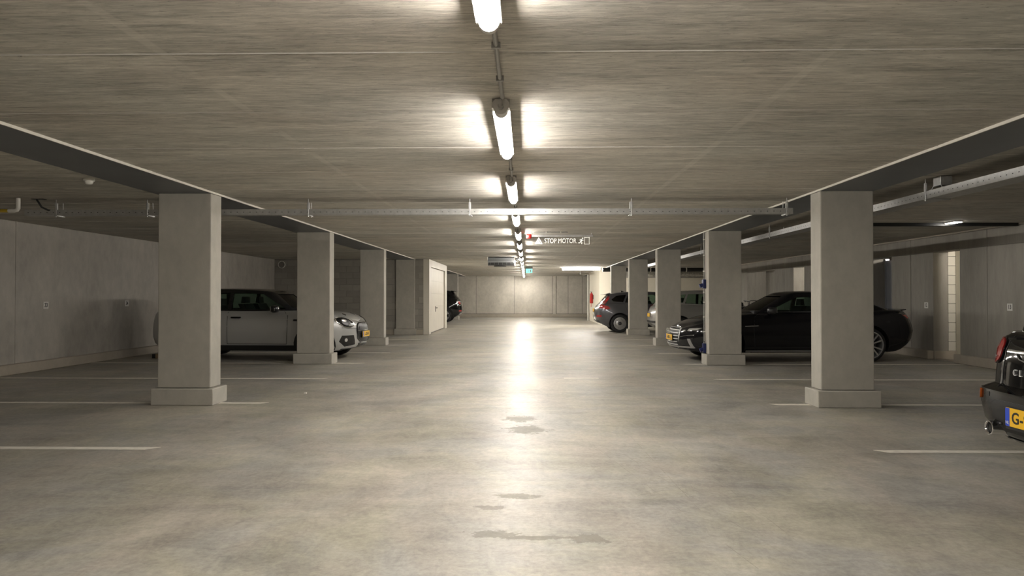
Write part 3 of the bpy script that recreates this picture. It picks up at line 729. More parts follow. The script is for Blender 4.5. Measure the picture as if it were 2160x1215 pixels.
def wheel(parent, x, y, r, rimr, style, w=0.21):
    s = 1 if y > 0 else -1
    t = bmesh.new(); h = w / 2
    prof = [(rimr, -h + 0.012), (rimr + 0.02, -h), (r - 0.05, -h), (r - 0.012, -h + 0.025), (r, -h + 0.055), (r, h - 0.055), (r - 0.012, h - 0.025), (r - 0.05, h), (rimr + 0.02, h), (rimr, h - 0.012)]
    lathe(t, prof, 'y', (x, y, r), 48); ty = obj('wheel', t, 'rubber', parent, True, 30)
    t = bmesh.new(); lathe(t, [(rimr + 0.004, -h * 0.9), (rimr + 0.004, h * 0.98), (rimr - 0.012, h * 1.0), (rimr - 0.022, h * 0.85), (rimr - 0.03, -h * 0.9)] if s > 0 else
                          [(rimr + 0.004, h * 0.9), (rimr + 0.004, -h * 0.98), (rimr - 0.012, -h * 1.0), (rimr - 0.022, -h * 0.85), (rimr - 0.03, h * 0.9)], 'y', (x, y, r), 48)
    yo = y + s * h * 0.72
    if style == 'cap':      # steel-look cover with a ring of slots
        n = 18
        lathe(t, [(rimr * 0.62, yo - s * 0.01), (rimr * 0.62, yo + s * 0.02), (rimr * 0.5, yo + s * 0.028), (0.05, yo + s * 0.03), (0.05, yo - s * 0.01)], 'y', (x, 0, r), 36)
        lathe(t, [(rimr * 0.99, yo - s * 0.01), (rimr * 0.99, yo + s * 0.022), (rimr * 0.84, yo + s * 0.026), (rimr * 0.84, yo - s * 0.01)], 'y', (x, 0, r), 36)
        for i in range(n):
            a = 2 * PI * i / n; d = Vector((math.cos(a), 0, math.sin(a))); p = Vector((-math.sin(a), 0, math.cos(a))); c = Vector((x, yo, r))
            vs = []
            for q in (0, s * 0.02):
                for rr, ww in ((rimr * 0.6, 0.022), (rimr * 0.86, 0.022)):
                    for e in (-1, 1): vs.append(t.verts.new(c + d * rr + p * ww * e * 1.0 + Vector((0, q, 0))))
            for f in ((0, 1, 3, 2), (4, 6, 7, 5), (0, 4, 5, 1), (2, 3, 7, 6), (0, 2, 6, 4), (1, 5, 7, 3)): t.faces.new([vs[i2] for i2 in f])
        rm = obj('rim', t, 'alloy', ty, True)
        t = bmesh.new(); lathe(t, [(rimr * 0.3, yo + s * 0.029), (rimr * 0.3, yo + s * 0.036), (rimr * 0.22, yo + s * 0.036), (rimr * 0.22, yo + s * 0.029)], 'y', (x, 0, r), 24); obj('hub', t, 'darkalloy', ty, True)
        t = bmesh.new(); lathe(t, [(0.0501, yo - s * 0.01), (0.0501, yo + s * 0.03), (0.03, yo + s * 0.04), (0.004, yo + s * 0.042)], 'y', (x, 0, r), 20, closed=False); obj('centre_cap', t, 'darkalloy', ty, True)
    else:
        n = 10 if style == 'twin' else 5
        for i in range(n):
            tw = 0.16 if style == 'twin' else 0.0
            a = 2 * PI * (i // 2) / (n / 2) + (tw if i % 2 else -tw) if style == 'twin' else 2 * PI * i / n
            a2 = a + (0.10 if i % 2 else -0.10) if style == 'twin' else a
            d0 = Vector((math.cos(a), 0, math.sin(a))); d1 = Vector((math.cos(a2), 0, math.sin(a2)))
            p0 = Vector((-math.sin(a), 0, math.cos(a))); p1 = Vector((-math.sin(a2), 0, math.cos(a2))); c = Vector((x, yo, r))
            w0, w1 = (0.010, 0.016) if style == 'twin' else (0.03, 0.045)
            vs = []
            for q0, q1 in ((-0.02, -0.012), (0.012, 0.02)):
                for d, p, rr, ww, q in ((d0, p0, 0.05, w0, q0), (d1, p1, rimr - 0.012, w1, q1)):
                    for e in (-1, 1): vs.append(t.verts.new(c + d * rr + p * ww * e + Vector((0, s * q, 0))))
            for f in ((0, 1, 3, 2), (4, 6, 7, 5), (0, 4, 5, 1), (2, 3, 7, 6), (0, 2, 6, 4), (1, 5, 7, 3)): t.faces.new([vs[i2] for i2 in f])
        lathe(t, [(0.062, yo - s * 0.02), (0.062, yo + s * 0.02), (0.04, yo + s * 0.028), (0.004, yo + s * 0.03)], 'y', (x, 0, r), 20, closed=False)
        rm = obj('rim', t, 'alloy', ty, True)
    t = bmesh.new(); lathe(t, [(rimr * 0.62, y - s * 0.005), (rimr * 0.62, y + s * 0.015), (0.06, y + s * 0.015), (0.06, y - s * 0.005)], 'y', (x, 0, r), 28); obj('brake_disc', t, 'darkalloy', ty, True)
    return ty

def seat(bm, x, y, zb, zt, w=0.24, lean=0.10):
    poly_prism(bm, [(x + 0.02, zb), (x + 0.13, zb), (x + 0.13 - lean, zt - 0.14), (x + 0.02 - lean, zt - 0.14)], lambda a, b, d: (a, d, b), y - w, y + w)
    poly_prism(bm, [(x + 0.03 - lean, zt - 0.13), (x + 0.12 - lean, zt - 0.13), (x + 0.11 - lean, zt), (x + 0.05 - lean, zt)], lambda a, b, d: (a, d, b), y - w * 0.5, y + w * 0.5)
def plate_part(name, parent, c, face, text, w=0.52, h=0.11, yaw=0.0, eu=True, left=False):
    """number plate at c, face = +1 front (+x) / -1 rear"""
    s = face; bm = bmesh.new(); bx(bm, -0.006, 0.006, -w / 2, w / 2, -h / 2, h / 2, bev=0.003)
    p = obj(name, bm, 'plate', parent); p.location = c; p.rotation_euler = (0, 0, yaw)
    rr, uu = (0, s, 0), (0, 0, 1)
    if text:
        t = text_bm(text, h * 0.86, 0.0008, bold=0.0018, spacing=1.06)
        xs = [v.co.x for v in t.verts]; f = min(1.0, (w - 0.09) / (max(xs) - min(xs))); sh = -(w - 0.10) / 2 + (max(xs) - min(xs)) / 2 if left else 0.0
        t = xform(t, Matrix.Scale(f, 4, (1, 0, 0)))
        t = xform(t, frame((s * 0.0072, s * (0.02 + sh), -0.003), rr, uu)); obj('plate_text', t, 'plateink', p)
    if eu:
        b = bmesh.new(); bx(b, min(s * 0.0062, s * 0.0075), max(s * 0.0062, s * 0.0075), *sorted((-s * (w / 2 - 0.002), -s * (w / 2 - 0.045))), -h / 2 + 0.002, h / 2 - 0.002); obj('plate_band', b, 'plateblue', p)
        t = xform(text_bm('NL', 0.03, 0.0005), frame((s * 0.0082, -s * (w / 2 - 0.024), -h * 0.3), rr, uu)); obj('plate_country', t, 'sign', p)
    b = bmesh.new(); bx(b, -0.012, -0.005, -w / 2 - 0.012, w / 2 + 0.012, -h / 2 - 0.02, h / 2 + 0.006) if s > 0 else bx(b, 0.005, 0.012, -w / 2 - 0.012, w / 2 + 0.012, -h / 2 - 0.02, h / 2 + 0.006)
    obj('plate_holder', b, 'black', p)
    return p

def base_car(c, name, label, cat, loc, rz, paint, roof=None, style='five', glass_rear='privacy', group='parked cars'):
    t = thing(name, label, cat, loc, rz, group); roof = roof or paint
    lb = lower_bm(c); gb = green_bm(c)
    V, P = [], []
    for b in (lb, gb):
        b.verts.ensure_lookup_table(); b.verts.index_update(); o = len(V)
        V += [v.co.copy() for v in b.verts]; P += [[v.index + o for v in f.verts] for f in b.faces]
    bvh = BVHTree.FromPolygons(V, P)
    lo = to_obj('body', lb, [paint, 'black']); lb.free(); fa, ra = c['axles']; R = c['wr']; W = c['W']
    cut = []
    cb = bmesh.new()
    for x in (fa, ra):
        for s in (-1, 1): cyl(cb, (x, s * (W / 2 - 0.30), R + 0.005), (x, s * (W / 2 + 0.4), R + 0.005), R + 0.045, n=40)
    cut.append((cb, 'black'))
    boolean(lo, cut, t)
    go = to_obj('cabin', gb, [roof, 'interior']); gb.free()
    cut = [(green_bm(c, 0.055), 'interior')]
    cb = bmesh.new()
    for w in c['win']: poly_prism(cb, w, lambda a, b, d: (a, d, b), -2, 2)
    bmesh.ops.recalc_face_normals(cb, faces=cb.faces[:]); cut.append((cb, roof)); cb = bmesh.new()
    ws = c['ws']; poly_prism(cb, ws, lambda a, b, d: (d, a, b), c['wsx'], 4)
    rs = c['rs']; poly_prism(cb, rs, lambda a, b, d: (d, a, b), -4, c['rsx'])
    bmesh.ops.recalc_face_normals(cb, faces=cb.faces[:])
    cut.append((cb, roof))
    boolean(go, cut, t)
    gbv = BVHTree.FromPolygons(V, P)
    for s, ax in ((1, 'y+'), (-1, 'y-')):
        for i, w in enumerate(c['win']):
            decal('side_window', bvh, grow(w, 1.05), ax, -0.012, 'glass' if i == 0 else glass_rear, t, th=0.004, step=0.12)
    decal('windscreen', bvh, grow(ws, 1.04), 'x+', -0.016, 'glass', t, th=0.005, step=0.10)
    decal('rear_window', bvh, grow(rs, 1.04), 'x-', -0.014, glass_rear, t, th=0.005, step=0.10)
    # interior: belt-height trim, dashboard, seats, wheel
    zt = pchip(c['zt']); half = cat_open(c['gb'], 6); cx = (c['gb'][0][0] + c['gb'][-1][0]) / 2
    bm = bmesh.new(); top = []
    ring = loop_of([np.array((cx + (p[0] - cx) * 0.93, p[1] * 0.92)) for p in half])
    A = [bm.verts.new((p[0], p[1], zt(p[0]) - 0.02)) for p in ring]; B = [bm.verts.new((p[0], p[1], zt(p[0]) + 0.006)) for p in ring]
    n = len(ring)
    for i in range(n): bm.faces.new((A[i], A[(i + 1) % n], B[(i + 1) % n], B[i]))
    bm.faces.new(B); bm.faces.new(A[::-1])
    dx = c['gb'][-1][0]
    bx(bm, dx - 0.62, dx - 0.30, -0.62, 0.62, 0.9, zt(dx - 0.5) + 0.055, bev=0.02)
    for s in (-1, 1):
        seat(bm, c['seat'], s * 0.36, 0.93, c['seatz']); seat(bm, c['seat'] - 0.82, s * 0.36, 0.93, c['seatz'] - 0.04)
    torus(bm, (dx - 0.72, 0.36, zt(0) + 0.03), 0.17, 0.015, 'x', 24, 6)
    obj('interior', bm, 'interior', t)
    for x in (fa, ra):
        for s in (-1, 1): wheel(t, x, s * (W / 2 - 0.125), R, c['rim'], style)
    return t, bvh
def mirror(parent, x, z, y, mat, sx=0.09, sy=0.11, sz=0.075):
    for s in (-1, 1):
        bm = bmesh.new()
        prof = [(0.001, -1), (0.5, -0.9), (0.85, -0.55), (1, -0.1), (1, 0.35), (0.93, 0.42)]
        bmesh.ops.create_uvsphere(bm, u_segments=18, v_segments=10, radius=1)
        for v in bm.verts:
            q = v.co; f = lambda a: math.copysign(abs(a) ** 0.7, a)
            v.co = Vector((x + sx * f(q.x) * (1.0 if q.x > 0 else 0.5), s * (y + 0.13) + sy * f(q.y), z + sz * f(q.z)))
        bx(bm, x - 0.03, x + 0.04, *sorted((s * (y - 0.06), s * (y + 0.08))), z - 0.07, z - 0.035, bev=0.01)
        m = obj('mirror', bm, mat, parent, True)
        bm = bmesh.new(); bx(bm, x - sx * 0.52, x - sx * 0.45, *sorted((s * (y + 0.05), s * (y + 0.21))), z - sz * 0.7, z + sz * 0.7); obj('mirror_glass', bm, 'chrome', m)
def handles(t, bvh, xs, mat):
    for x, z in xs:
        for s, ax in ((1, 'y+'), (-1, 'y-')):
            decal('door_handle', bvh, rrect(x - 0.10, x + 0.10, z - 0.016, z + 0.016, 0.015), ax, 0.03, mat, t, th=0.04, step=0)
def seams(t, bvh, lines, w=0.009):
    for s, ax in ((1, 'y+'), (-1, 'y-')):
        for ln in lines: decal('door_seam', bvh, stroke(ln, w), ax, 0.0015, 'black', t, th=0.006, step=0.08)
def arch_trim(t, bvh, c, dr=0.055, zlo=0.2):
    for x in c['axles']:
        for s, ax in ((1, 'y+'), (-1, 'y-')):
            R = c['wr']; r0, r1 = R + 0.04, R + 0.04 + dr
            a0 = math.asin(max(-1, (zlo - R) / r1)); n = 18
            out = [(x + r1 * math.cos(a), R + r1 * math.sin(a)) for a in [a0 + (PI - 2 * a0) * i / n for i in range(n + 1)]]
            inn = [(x + r0 * math.cos(a), R + r0 * math.sin(a)) for a in [a0 + (PI - 2 * a0) * i / n for i in range(n, -1, -1)]]
            decal('arch_trim', bvh, out + inn, ax, 0.012, 'black', t, th=0.03, step=0.0)
def sill(t, bvh, x0, x1, z0, z1, mat='black', off=0.014):
    for s, ax in ((1, 'y+'), (-1, 'y-')):
        decal('side_sill', bvh, [(x0, z0), (x1, z0), (x1, z1), (x0, z1)], ax, off, mat, t, th=0.04, step=0.2)
def scaled(c, fx=1.0, fy=1.0, fz=1.0, **kw):
    d = dict(c)
    for k in ('plan', 'gb', 'gt'): d[k] = [(a * fx, b * fy) for a, b in c[k]]
    for k in ('zt', 'zb', 'zroof'): d[k] = [(a * fx, b * fz) for a, b in c[k]]
    d['win'] = [[(a * fx, b * fz) for a, b in w] for w in c['win']]
    for k in ('ws', 'rs'): d[k] = [(a * fy, b * fz) for a, b in c[k]]
    d['axles'] = tuple(a * fx for a in c['axles']); d['wsx'] *= fx; d['rsx'] *= fx; d['W'] *= fy; d['seat'] *= fx; d['seatz'] *= fz
    d.update(kw); return d
# ------------------------------------------------------------------ the cars
M['p_silver'] = plain('silver_white_paint', (0.47, 0.47, 0.46), 0.32, metal=0.35, coat=1.0)
M['p_black'] = plain('black_paint', (0.004, 0.004, 0.0045), 0.06, spec=0.45)
M['p_graphite'] = plain('dark_graphite_paint', (0.007, 0.007, 0.009), 0.09, spec=0.45)
M['p_grey'] = plain('mid_grey_paint', (0.075, 0.075, 0.083), 0.30, metal=0.4, coat=1.0)
M['p_pale'] = plain('pale_silver_paint', (0.32, 0.315, 0.295), 0.35, metal=0.4, coat=1.0)

ESTATE = dict(W=1.80, wr=0.315, rim=0.23, axles=(1.34, -1.33), seat=-0.25, seatz=1.27, wsx=0.15, rsx=-1.6,
    plan=[(-2.127, 0), (-2.115, .35), (-2.07, .62), (-1.96, .80), (-1.6, .885), (-.8, .90), (.5, .90), (1.35, .895), (1.72, .84), (1.95, .67), (2.075, .39), (2.127, 0)],
    zt=[(-2.13, .96), (-1.9, 1.0), (-1.5, 1.0), (0, .985), (.9, .995), (1.3, .965), (1.75, .915), (2.0, .845), (2.13, .775)],
    zb=[(-2.13, .34), (-1.9, .25), (-1.6, .2), (1.6, .2), (1.95, .22), (2.13, .26)],
    levels=[(0, .93, -.06, .08), (.08, .965, -.02, .03), (.25, .99, 0, 0), (.45, 1, 0, 0), (.62, 1, -.005, .01), (.78, .987, -.02, .025), (.9, .965, -.05, .045), (.965, .935, -.09, .07), (1, .89, -.15, .10)],
    gb=[(-2.01, 0), (-1.995, .4), (-1.94, .62), (-1.8, .745), (-1.0, .80), (0, .80), (.6, .78), (.88, .66), (1.0, .36), (1.05, 0)],
    gt=[(-1.84, 0), (-1.825, .36), (-1.78, .52), (-1.68, .58), (-1.0, .62), (-.3, .63), (.15, .61), (.35, .52), (.42, .28), (.44, 0)],
    zroof=[(-1.85, 1.36), (-1.5, 1.395), (-.6, 1.415), (0, 1.40), (.44, 1.355)],
    win=[[(.70, 1.03), (.22, 1.325), (-.38, 1.345), (-.38, 1.015)], [(-.45, 1.015), (-.45, 1.345), (-1.04, 1.335), (-1.10, 1.02)], [(-1.17, 1.03), (-1.12, 1.33), (-1.58, 1.31), (-1.70, 1.04)]],
    ws=[(-.55, 1.05), (.55, 1.05), (.44, 1.325), (-.44, 1.325)], rs=[(-.50, 1.07), (.50, 1.07), (.42, 1.32), (-.42, 1.32)])
COUPE = dict(W=1.84, wr=0.335, rim=0.262, axles=(1.50, -1.32), seat=-0.45, seatz=1.22, wsx=0.0, rsx=-1.0, crown=0.05,
    plan=[(-2.365, 0), (-2.35, .4), (-2.28, .68), (-2.1, .84), (-1.6, .905), (-.6, .92), (.6, .92), (1.5, .915), (1.9, .865), (2.17, .70), (2.32, .38), (2.365, 0)],
    zt=[(-2.37, .97), (-2.2, 1.01), (-1.6, 1.0), (-.5, .955), (.9, .935), (1.3, .895), (1.9, .79), (2.2, .715), (2.37, .655)],
    zb=[(-2.37, .44), (-2.2, .28), (-1.8, .2), (1.7, .19), (2.1, .2), (2.37, .23)],
    levels=[(0, .93, -.10, .16), (.08, .965, -.04, .10), (.22, .985, -.01, .03), (.42, 1, 0, 0), (.60, 1, -.005, .03), (.78, .99, -.03, .075), (.9, .97, -.07, .13), (.965, .94, -.12, .165), (1, .89, -.18, .21)],
    gb=[(-2.15, 0), (-2.12, .4), (-2.02, .6), (-1.85, .70), (-1.0, .78), (-.2, .80), (.55, .77), (.9, .66), (1.08, .36), (1.14, 0)],
    gt=[(-1.25, 0), (-1.22, .35), (-1.15, .46), (-1.0, .52), (-.6, .57), (-.3, .585), (-.05, .57), (.12, .5), (.22, .28), (.25, 0)],
    zroof=[(-1.25, 1.265), (-.8, 1.325), (-.3, 1.35), (0, 1.34), (.25, 1.305)],
    win=[[(.60, .985), (.02, 1.255), (-.42, 1.275), (-.40, .985)], [(-.47, .985), (-.49, 1.275), (-1.0, 1.24), (-1.52, 1.07), (-1.4, 1.0)]],
    ws=[(-.55, 1.0), (.55, 1.0), (.43, 1.285), (-.43, 1.285)], rs=[(-.50, 1.08), (.50, 1.08), (.40, 1.235), (-.40, 1.235)])
HATCH = dict(W=1.80, wr=0.325, rim=0.215, axles=(1.31, -1.335), seat=-0.25, seatz=1.26, wsx=0.1, rsx=-1.5,
    plan=[(-2.185, 0), (-2.17, .38), (-2.11, .62), (-1.97, .78), (-1.55, .88), (-.6, .90), (.6, .90), (1.35, .895), (1.75, .84), (2.02, .68), (2.15, .38), (2.185, 0)],
    zt=[(-2.19, 1.0), (-2.0, 1.06), (-1.5, 1.05), (-.5, .99), (.85, .96), (1.3, .91), (1.8, .80), (2.19, .68)],
    zb=[(-2.19, .40), (-2.05, .30), (-1.7, .2), (1.6, .2), (2.0, .22), (2.19, .27)],
    levels=[(0, .93, -.06, .10), (.08, .965, -.02, .03), (.22, .985, 0, 0), (.42, 1, 0, 0), (.58, 1, -.01, .02), (.72, .99, -.03, .055), (.86, .97, -.07, .09), (.95, .945, -.12, .14), (1, .89, -.18, .20)],
    gb=[(-2.02, 0), (-2.0, .35), (-1.94, .55), (-1.8, .67), (-1.0, .78), (0, .80), (.55, .77), (.85, .66), (1.0, .36), (1.06, 0)],
    gt=[(-1.70, 0), (-1.68, .34), (-1.63, .46), (-1.5, .52), (-1.0, .58), (-.3, .60), (.1, .58), (.25, .5), (.35, .28), (.38, 0)],
    zroof=[(-1.72, 1.345), (-1.2, 1.40), (-.5, 1.425), (0, 1.41), (.38, 1.36)],
    win=[[(.62, 1.01), (.08, 1.33), (-.40, 1.345), (-.38, 1.02)], [(-.46, 1.025), (-.48, 1.345), (-1.02, 1.335), (-1.14, 1.06)], [(-1.20, 1.075), (-1.09, 1.33), (-1.42, 1.30), (-1.60, 1.17), (-1.55, 1.10)]],
    ws=[(-.55, 1.02), (.55, 1.02), (.43, 1.33), (-.43, 1.33)], rs=[(-.46, 1.12), (.46, 1.12), (.40, 1.31), (-.40, 1.31)])

# ---- 1. white estate with black roof, left, nose to the aisle
X_F = -3.36
c = ESTATE
t, bv = base_car(c, 'estate_car', 'white estate car with a black roof parked nose-out on the left', 'car', (X_F - 2.127, 15.44, 0), math.radians(-2.5), 'p_silver', 'gloss', glass_rear='glass')
sill(t, bv, -0.98, 0.98, 0.19, 0.31); arch_trim(t, bv, c)
seams(t, bv, [[(.78, .33), (.80, .6), (.80, .9), (.72, .985)], [(-.42, .33), (-.42, .97)], [(-1.05, .60), (-1.12, .97)], [(-.42, .335), (.78, .335)]])
handles(t, bv, [(-.24, .86), (-1.0, .87)], 'gloss'); mirror(t, .56, 1.03, .83, 'gloss')
for s, ax in ((1, 'y+'), (-1, 'y-')):
    decal('side_vent', bv, rrect(.92, 1.10, .79, .825, .012), ax, .008, 'black', t, step=0.1)
hexa = [(-.42, .60), (-.39, .42), (-.27, .35), (.27, .35), (.39, .42), (.42, .60), (.37, .70), (.27, .74), (-.27, .74), (-.37, .70)]
gr = decal('grille', bv, hexa, 'x+', .010, 'black', t, step=.06)
decal('grille_frame', bv, stroke(hexa + [hexa[0]], .02), 'x+', .02, 'gloss', gr, step=0)
for i in range(5): decal('grille_bar', bv, stroke([(-.31, .69 - .025 * i), (.31, .69 - .025 * i)], .009), 'x+', .018, 'darkalloy', gr, step=.06)
decal('chrome_bar', bv, stroke([(-.41, .585), (.41, .585)], .014), 'x+', .022, 'chrome', gr, step=.06)
for i in range(3): decal('grille_bar', bv, stroke([(-.33, .53 - .045 * i), (.33, .53 - .045 * i)], .010), 'x+', .018, 'darkalloy', gr, step=.06)
plate_part('number_plate', t, (2.145, 0, .505), 1, 'L-628-N', yaw=0)
decal('lower_intake', bv, rrect(-.34, .34, .255, .335, .02), 'x+', .006, 'gloss', t)
for i in range(2): decal('intake_bar', bv, stroke([(-.32, .28 + .028 * i), (.32, .28 + .028 * i)], .006), 'x+', .012, 'darkalloy', t)
for s in (-1, 1):
    hl = cat_closed([(s * .49, .735), (s * .57, .67), (s * .70, .665), (s * .79, .74), (s * .80, .84), (s * .70, .865), (s * .56, .82)])
    h = decal('headlight', bv, hl, 'x+', .012, 'gloss', t, step=.05)
    decal('headlight_ring', bv, stroke([*hl, hl[0]], .014), 'x+', .018, 'chrome', h, step=0)
    decal('headlight_lens', bv, ell(s * .66, .765, .085, .07), 'x+', .018, 'darkalloy', h, step=.05)
    decal('headlight_lamp', bv, ell(s * .60, .705, .055, .022), 'x+', .026, 'clearlens', h, step=.05)
    decal('headlight_lamp', bv, ell(s * .70, .80, .04, .03), 'x+', .026, 'clearlens', h, step=.05)
    fo = decal('fog_recess', bv, [(s * .47, .31), (s * .70, .28), (s * .79, .38), (s * .76, .50), (s * .53, .50)], 'x+', .008, 'gloss', t, step=.05)
    decal('fog_lamp', bv, ell(s * .70, .41, .022, .035), 'x+', .014, 'clearlens', fo, step=.05)
    decal('bonnet_scoop', bv, [(1.72, s * .30), (1.80, s * .26), (1.82, s * .34), (1.75, s * .37)], 'z+', .008, 'gloss', t, step=0)
decal('bonnet_seam', bv, stroke([(-.80, .66), (-.6, .635), (-.37, .63)], .008), 'x+', .002, 'black', t, step=.05)
decal('bonnet_seam', bv, stroke([(.80, .66), (.6, .635), (.37, .63)], .008), 'x+', .002, 'black', t, step=.05)
decal('front_splitter', bv, rrect(-.72, .72, .20, .238, .015), 'x+', .02, 'black', t, th=.04)

# ---- 2. black estate, right foreground, tail to the aisle
c2 = scaled(ESTATE, .931, .95, .99, wr=.30, rim=.215)
c2['levels'] = [(0, .92, -.06, .12), (.08, .965, -.02, .04), (.2, .99, 0, -.03), (.36, 1, 0, -.055), (.485, 1, 0, -.05), (.51, .985, -.01, .0), (.53, .965, -.015, .04), (.7, .96, -.03, .05), (.86, .95, -.07, .07), (.95, .925, -.12, .10), (1, .88, -.19, .14)]
c2['gb'] = [(a + .09 if a < -1.5 else a, b) for a, b in c2['gb']]; c2['gt'] = [(a + .07 if a < -1.4 else a, b) for a, b in c2['gt']]
c2['zt'] = [(-1.99, 1.0), (-1.78, 1.03), (-1.4, 1.02), (0, .98), (.84, .985), (1.21, .955), (1.63, .905), (1.86, .835), (1.99, .77)]
c2['zb'] = [(-1.99, .255), (-1.8, .23), (-1.5, .2), (1.5, .2), (1.8, .22), (1.99, .26)]
BXR = 3.27
t, bv = base_car(c2, 'estate_car', 'glossy black estate car cut by the right edge, tail and yellow plate towards the aisle', 'car', (BXR + 1.98 + .055, 4.86, 0), 0.0, 'p_black', 'p_black')
sill(t, bv, -0.9, 0.9, 0.19, 0.29)
for s in (1, -1):
    tl = cat_closed([(s * .56, 0.953), (s * .65, 0.985), (s * .735, 0.953), (s * .765, 0.889), (s * .745, 0.828), (s * .66, 0.8), (s * .58, 0.828), (s * .545, 0.889)])
    b = decal('tail_light', bv, grow(tl, 1.12), 'x-', .010, 'gloss', t, step=.05)
    decal('red_lens', bv, tl, 'x-', .018, 'redlens', b, step=.05)
    decal('reverse_lens', bv, [(s * .60, 0.85), (s * .66, 0.828), (s * .74, 0.836), (s * .755, 0.864)], 'x-', .024, 'clearlens', b, step=.05)
    decal('bumper_light', bv, rrect(*sorted((s * .66, s * .775)), .535, .605, .015), 'x-', .012, 'orangelens', t, step=.04)
    decal('door_bar', bv, stroke([(s * .40, .90), (s * .05, .895)], .022), 'x-', .045, 'chrome', t, th=.03, step=.1)
    decal('tail_crease', bv, stroke([(s * .34, .875), (s * .30, .845), (s * .2, .825), (s * .05, .82)], .008), 'x-', .012, 'chrome', t, step=.05)
decal('door_split', bv, stroke([(0, .55), (0, 1.0)], .01), 'x-', .003, 'black', t)
for s in (1, -1): decal('door_edge', bv, stroke([(s * .50, .57), (s * .505, .74), (s * .50, 1.0)], .009), 'x-', .003, 'black', t)
bm0 = text_bm('CLUBMAN', .062, 0, spacing=1.9); xform(bm0, Matrix(((-1, 0, 0, 0.12), (0, 1, 0, .75), (0, 0, 1, 0), (0, 0, 0, 1))))
decal('lettering', bv, None, 'x-', .014, 'satin', t, th=.012, step=0, bm0=bm0)
rec = decal('plate_recess', bv, [(.44, .33), (.48, .42), (.46, .53), (.40, .56), (-.40, .56), (-.46, .53), (-.48, .42), (-.44, .33)], 'x-', .003, 'black', t)
plate_part('number_plate', t, (-2.048, -.03, .465), -1, 'G-93', w=.54, h=.125, left=True)
for s in (.485, -.485):
    bm = BM(); lathe(bm, [(.050, -.03), (.050, .16), (.038, .16), (.038, -.025), (.043, -.032)], 'x', (-1.985, s, .345), 28); e = obj('exhaust_pipe', bm, 'chrome', t, True)
    bm = BM(); lathe(bm, [(.0355, -.03), (.0355, -.015), (.004, -.015), (.004, -.03)], 'x', (-1.965, s, .345), 20); obj('exhaust_bore', bm, 'black', e)
decal('lower_valance', bv, [(-.62, .21), (.62, .21), (.52, .275), (-.52, .275)], 'x-', .010, 'black', t)
mirror(t, .52, 1.02, .79, 'gloss'); handles(t, bv, [(-.2, .85)], 'chrome')
seams(t, bv, [[(-.42, .33), (-.42, .96)], [(.74, .33), (.74, .9)]])

# ---- 3. black coupe, right, nose to the aisle
AX_F = 2.93
t, bv = base_car(COUPE, 'coupe_car', 'black coupe with a slatted chrome grille parked nose-out on the right', 'car', (AX_F + 2.365, 15.31, 0), PI + math.radians(2.2), 'p_graphite', 'p_graphite', style='twin', glass_rear='glass')
g6 = [(-.43, .62), (-.47, .48), (-.38, .26), (.38, .26), (.47, .48), (.43, .62), (.40, .645), (-.40, .645)]
gr = decal('grille', bv, g6, 'x+', .008, 'black', t)
for i in range(6):
    z = .61 - .058 * i; w = .425 if z > .5 else (.44 if z > .42 else .41)
    decal('grille_slat', bv, stroke([(-w, z), (w, z)], .016), 'x+', .020, 'satin', gr, th=.02, step=.06)
decal('grille_rim', bv, stroke(g6 + [g6[0]], .016), 'x+', .018, 'satin', gr, step=0)
bm = BM()
for i in range(4): torus(bm, (2.392, -.105 + .07 * i, .585), .045, .008, 'x', 20, 6)
obj('emblem', bm, 'chrome', gr, True)
plate_part('number_plate', t, (2.385, 0, .455), 1, 'H-801-L')
for s in (1, -1):
    hl = [(s * .50, .60), (s * .56, .565), (s * .80, .60), (s * .86, .67), (s * .80, .685), (s * .60, .655)]
    h = decal('headlight', bv, hl, 'x+', .010, 'gloss', t, step=.05)
    decal('headlight_lamp', bv, [(s * .66, .605), (s * .80, .62), (s * .84, .665), (s * .68, .65)], 'x+', .016, 'clearlens', h, step=.05)
    decal('headlight_lamp', bv, ell(s * .57, .605, .04, .016), 'x+', .016, 'clearlens', h, step=.05)
    decal('side_intake', bv, [(s * .53, .32), (s * .74, .29), (s * .77, .47), (s * .56, .42)], 'x+', .006, 'black', t, step=.05)
    decal('intake_blade', bv, [(s * .73, .27), (s * .77, .27), (s * .735, .45), (s * .69, .45)], 'x+', .014, 'alloy', t, step=.05)
    decal('crease', bv, stroke([(s * .50, .475), (s * .62, .505), (s * .78, .525)], .010), 'x+', .008, 'chrome', t, step=.05)
    tl = [(s * .45, .86), (s * .80, .85), (s * .82, .92), (s * .50, .94)]
    decal('tail_light', bv, tl, 'x-', .008, 'redlens', t, step=.06)
decal('lower_blade', bv, [(-.76, .265), (.76, .265), (.72, .30), (.40, .285), (-.40, .285), (-.72, .30)], 'x+', .018, 'alloy', t, th=.03)
decal('lower_intake', bv, rrect(-.66, .66, .205, .255, .012), 'x+', .006, 'black', t)
sill(t, bv, -.94, 1.1, .195, .235, 'alloy', .006); sill(t, bv, -.94, 1.1, .19, .205, 'black', .01)
seams(t, bv, [[(.92, .30), (.95, .6), (.93, .88), (.84, .93)], [(-.44, .30), (-.47, .95)], [(-1.02, .65), (-1.15, .97)]])
for s, ax in ((1, 'y+'), (-1, 'y-')):
    decal('window_trim', bv, stroke([(.66, .972), (-1.44, .985)], .012), ax, .006, 'darkalloy', t, step=.15)
    decal('fender_vent', bv, stroke([(1.12, .70), (1.0, .705), (.86, .71)], .014), ax, .008, 'chrome', t, step=.1)
    decal('rear_diffuser_tip', bv, stroke([(-2.25, .36), (-2.08, .28)], .02), ax, .012, 'alloy', t, step=.05)
handles(t, bv, [(-.30, .80), (-1.1, .82)], 'p_graphite'); mirror(t, .60, 1.005, .84, 'darkalloy', .10, .10, .065)
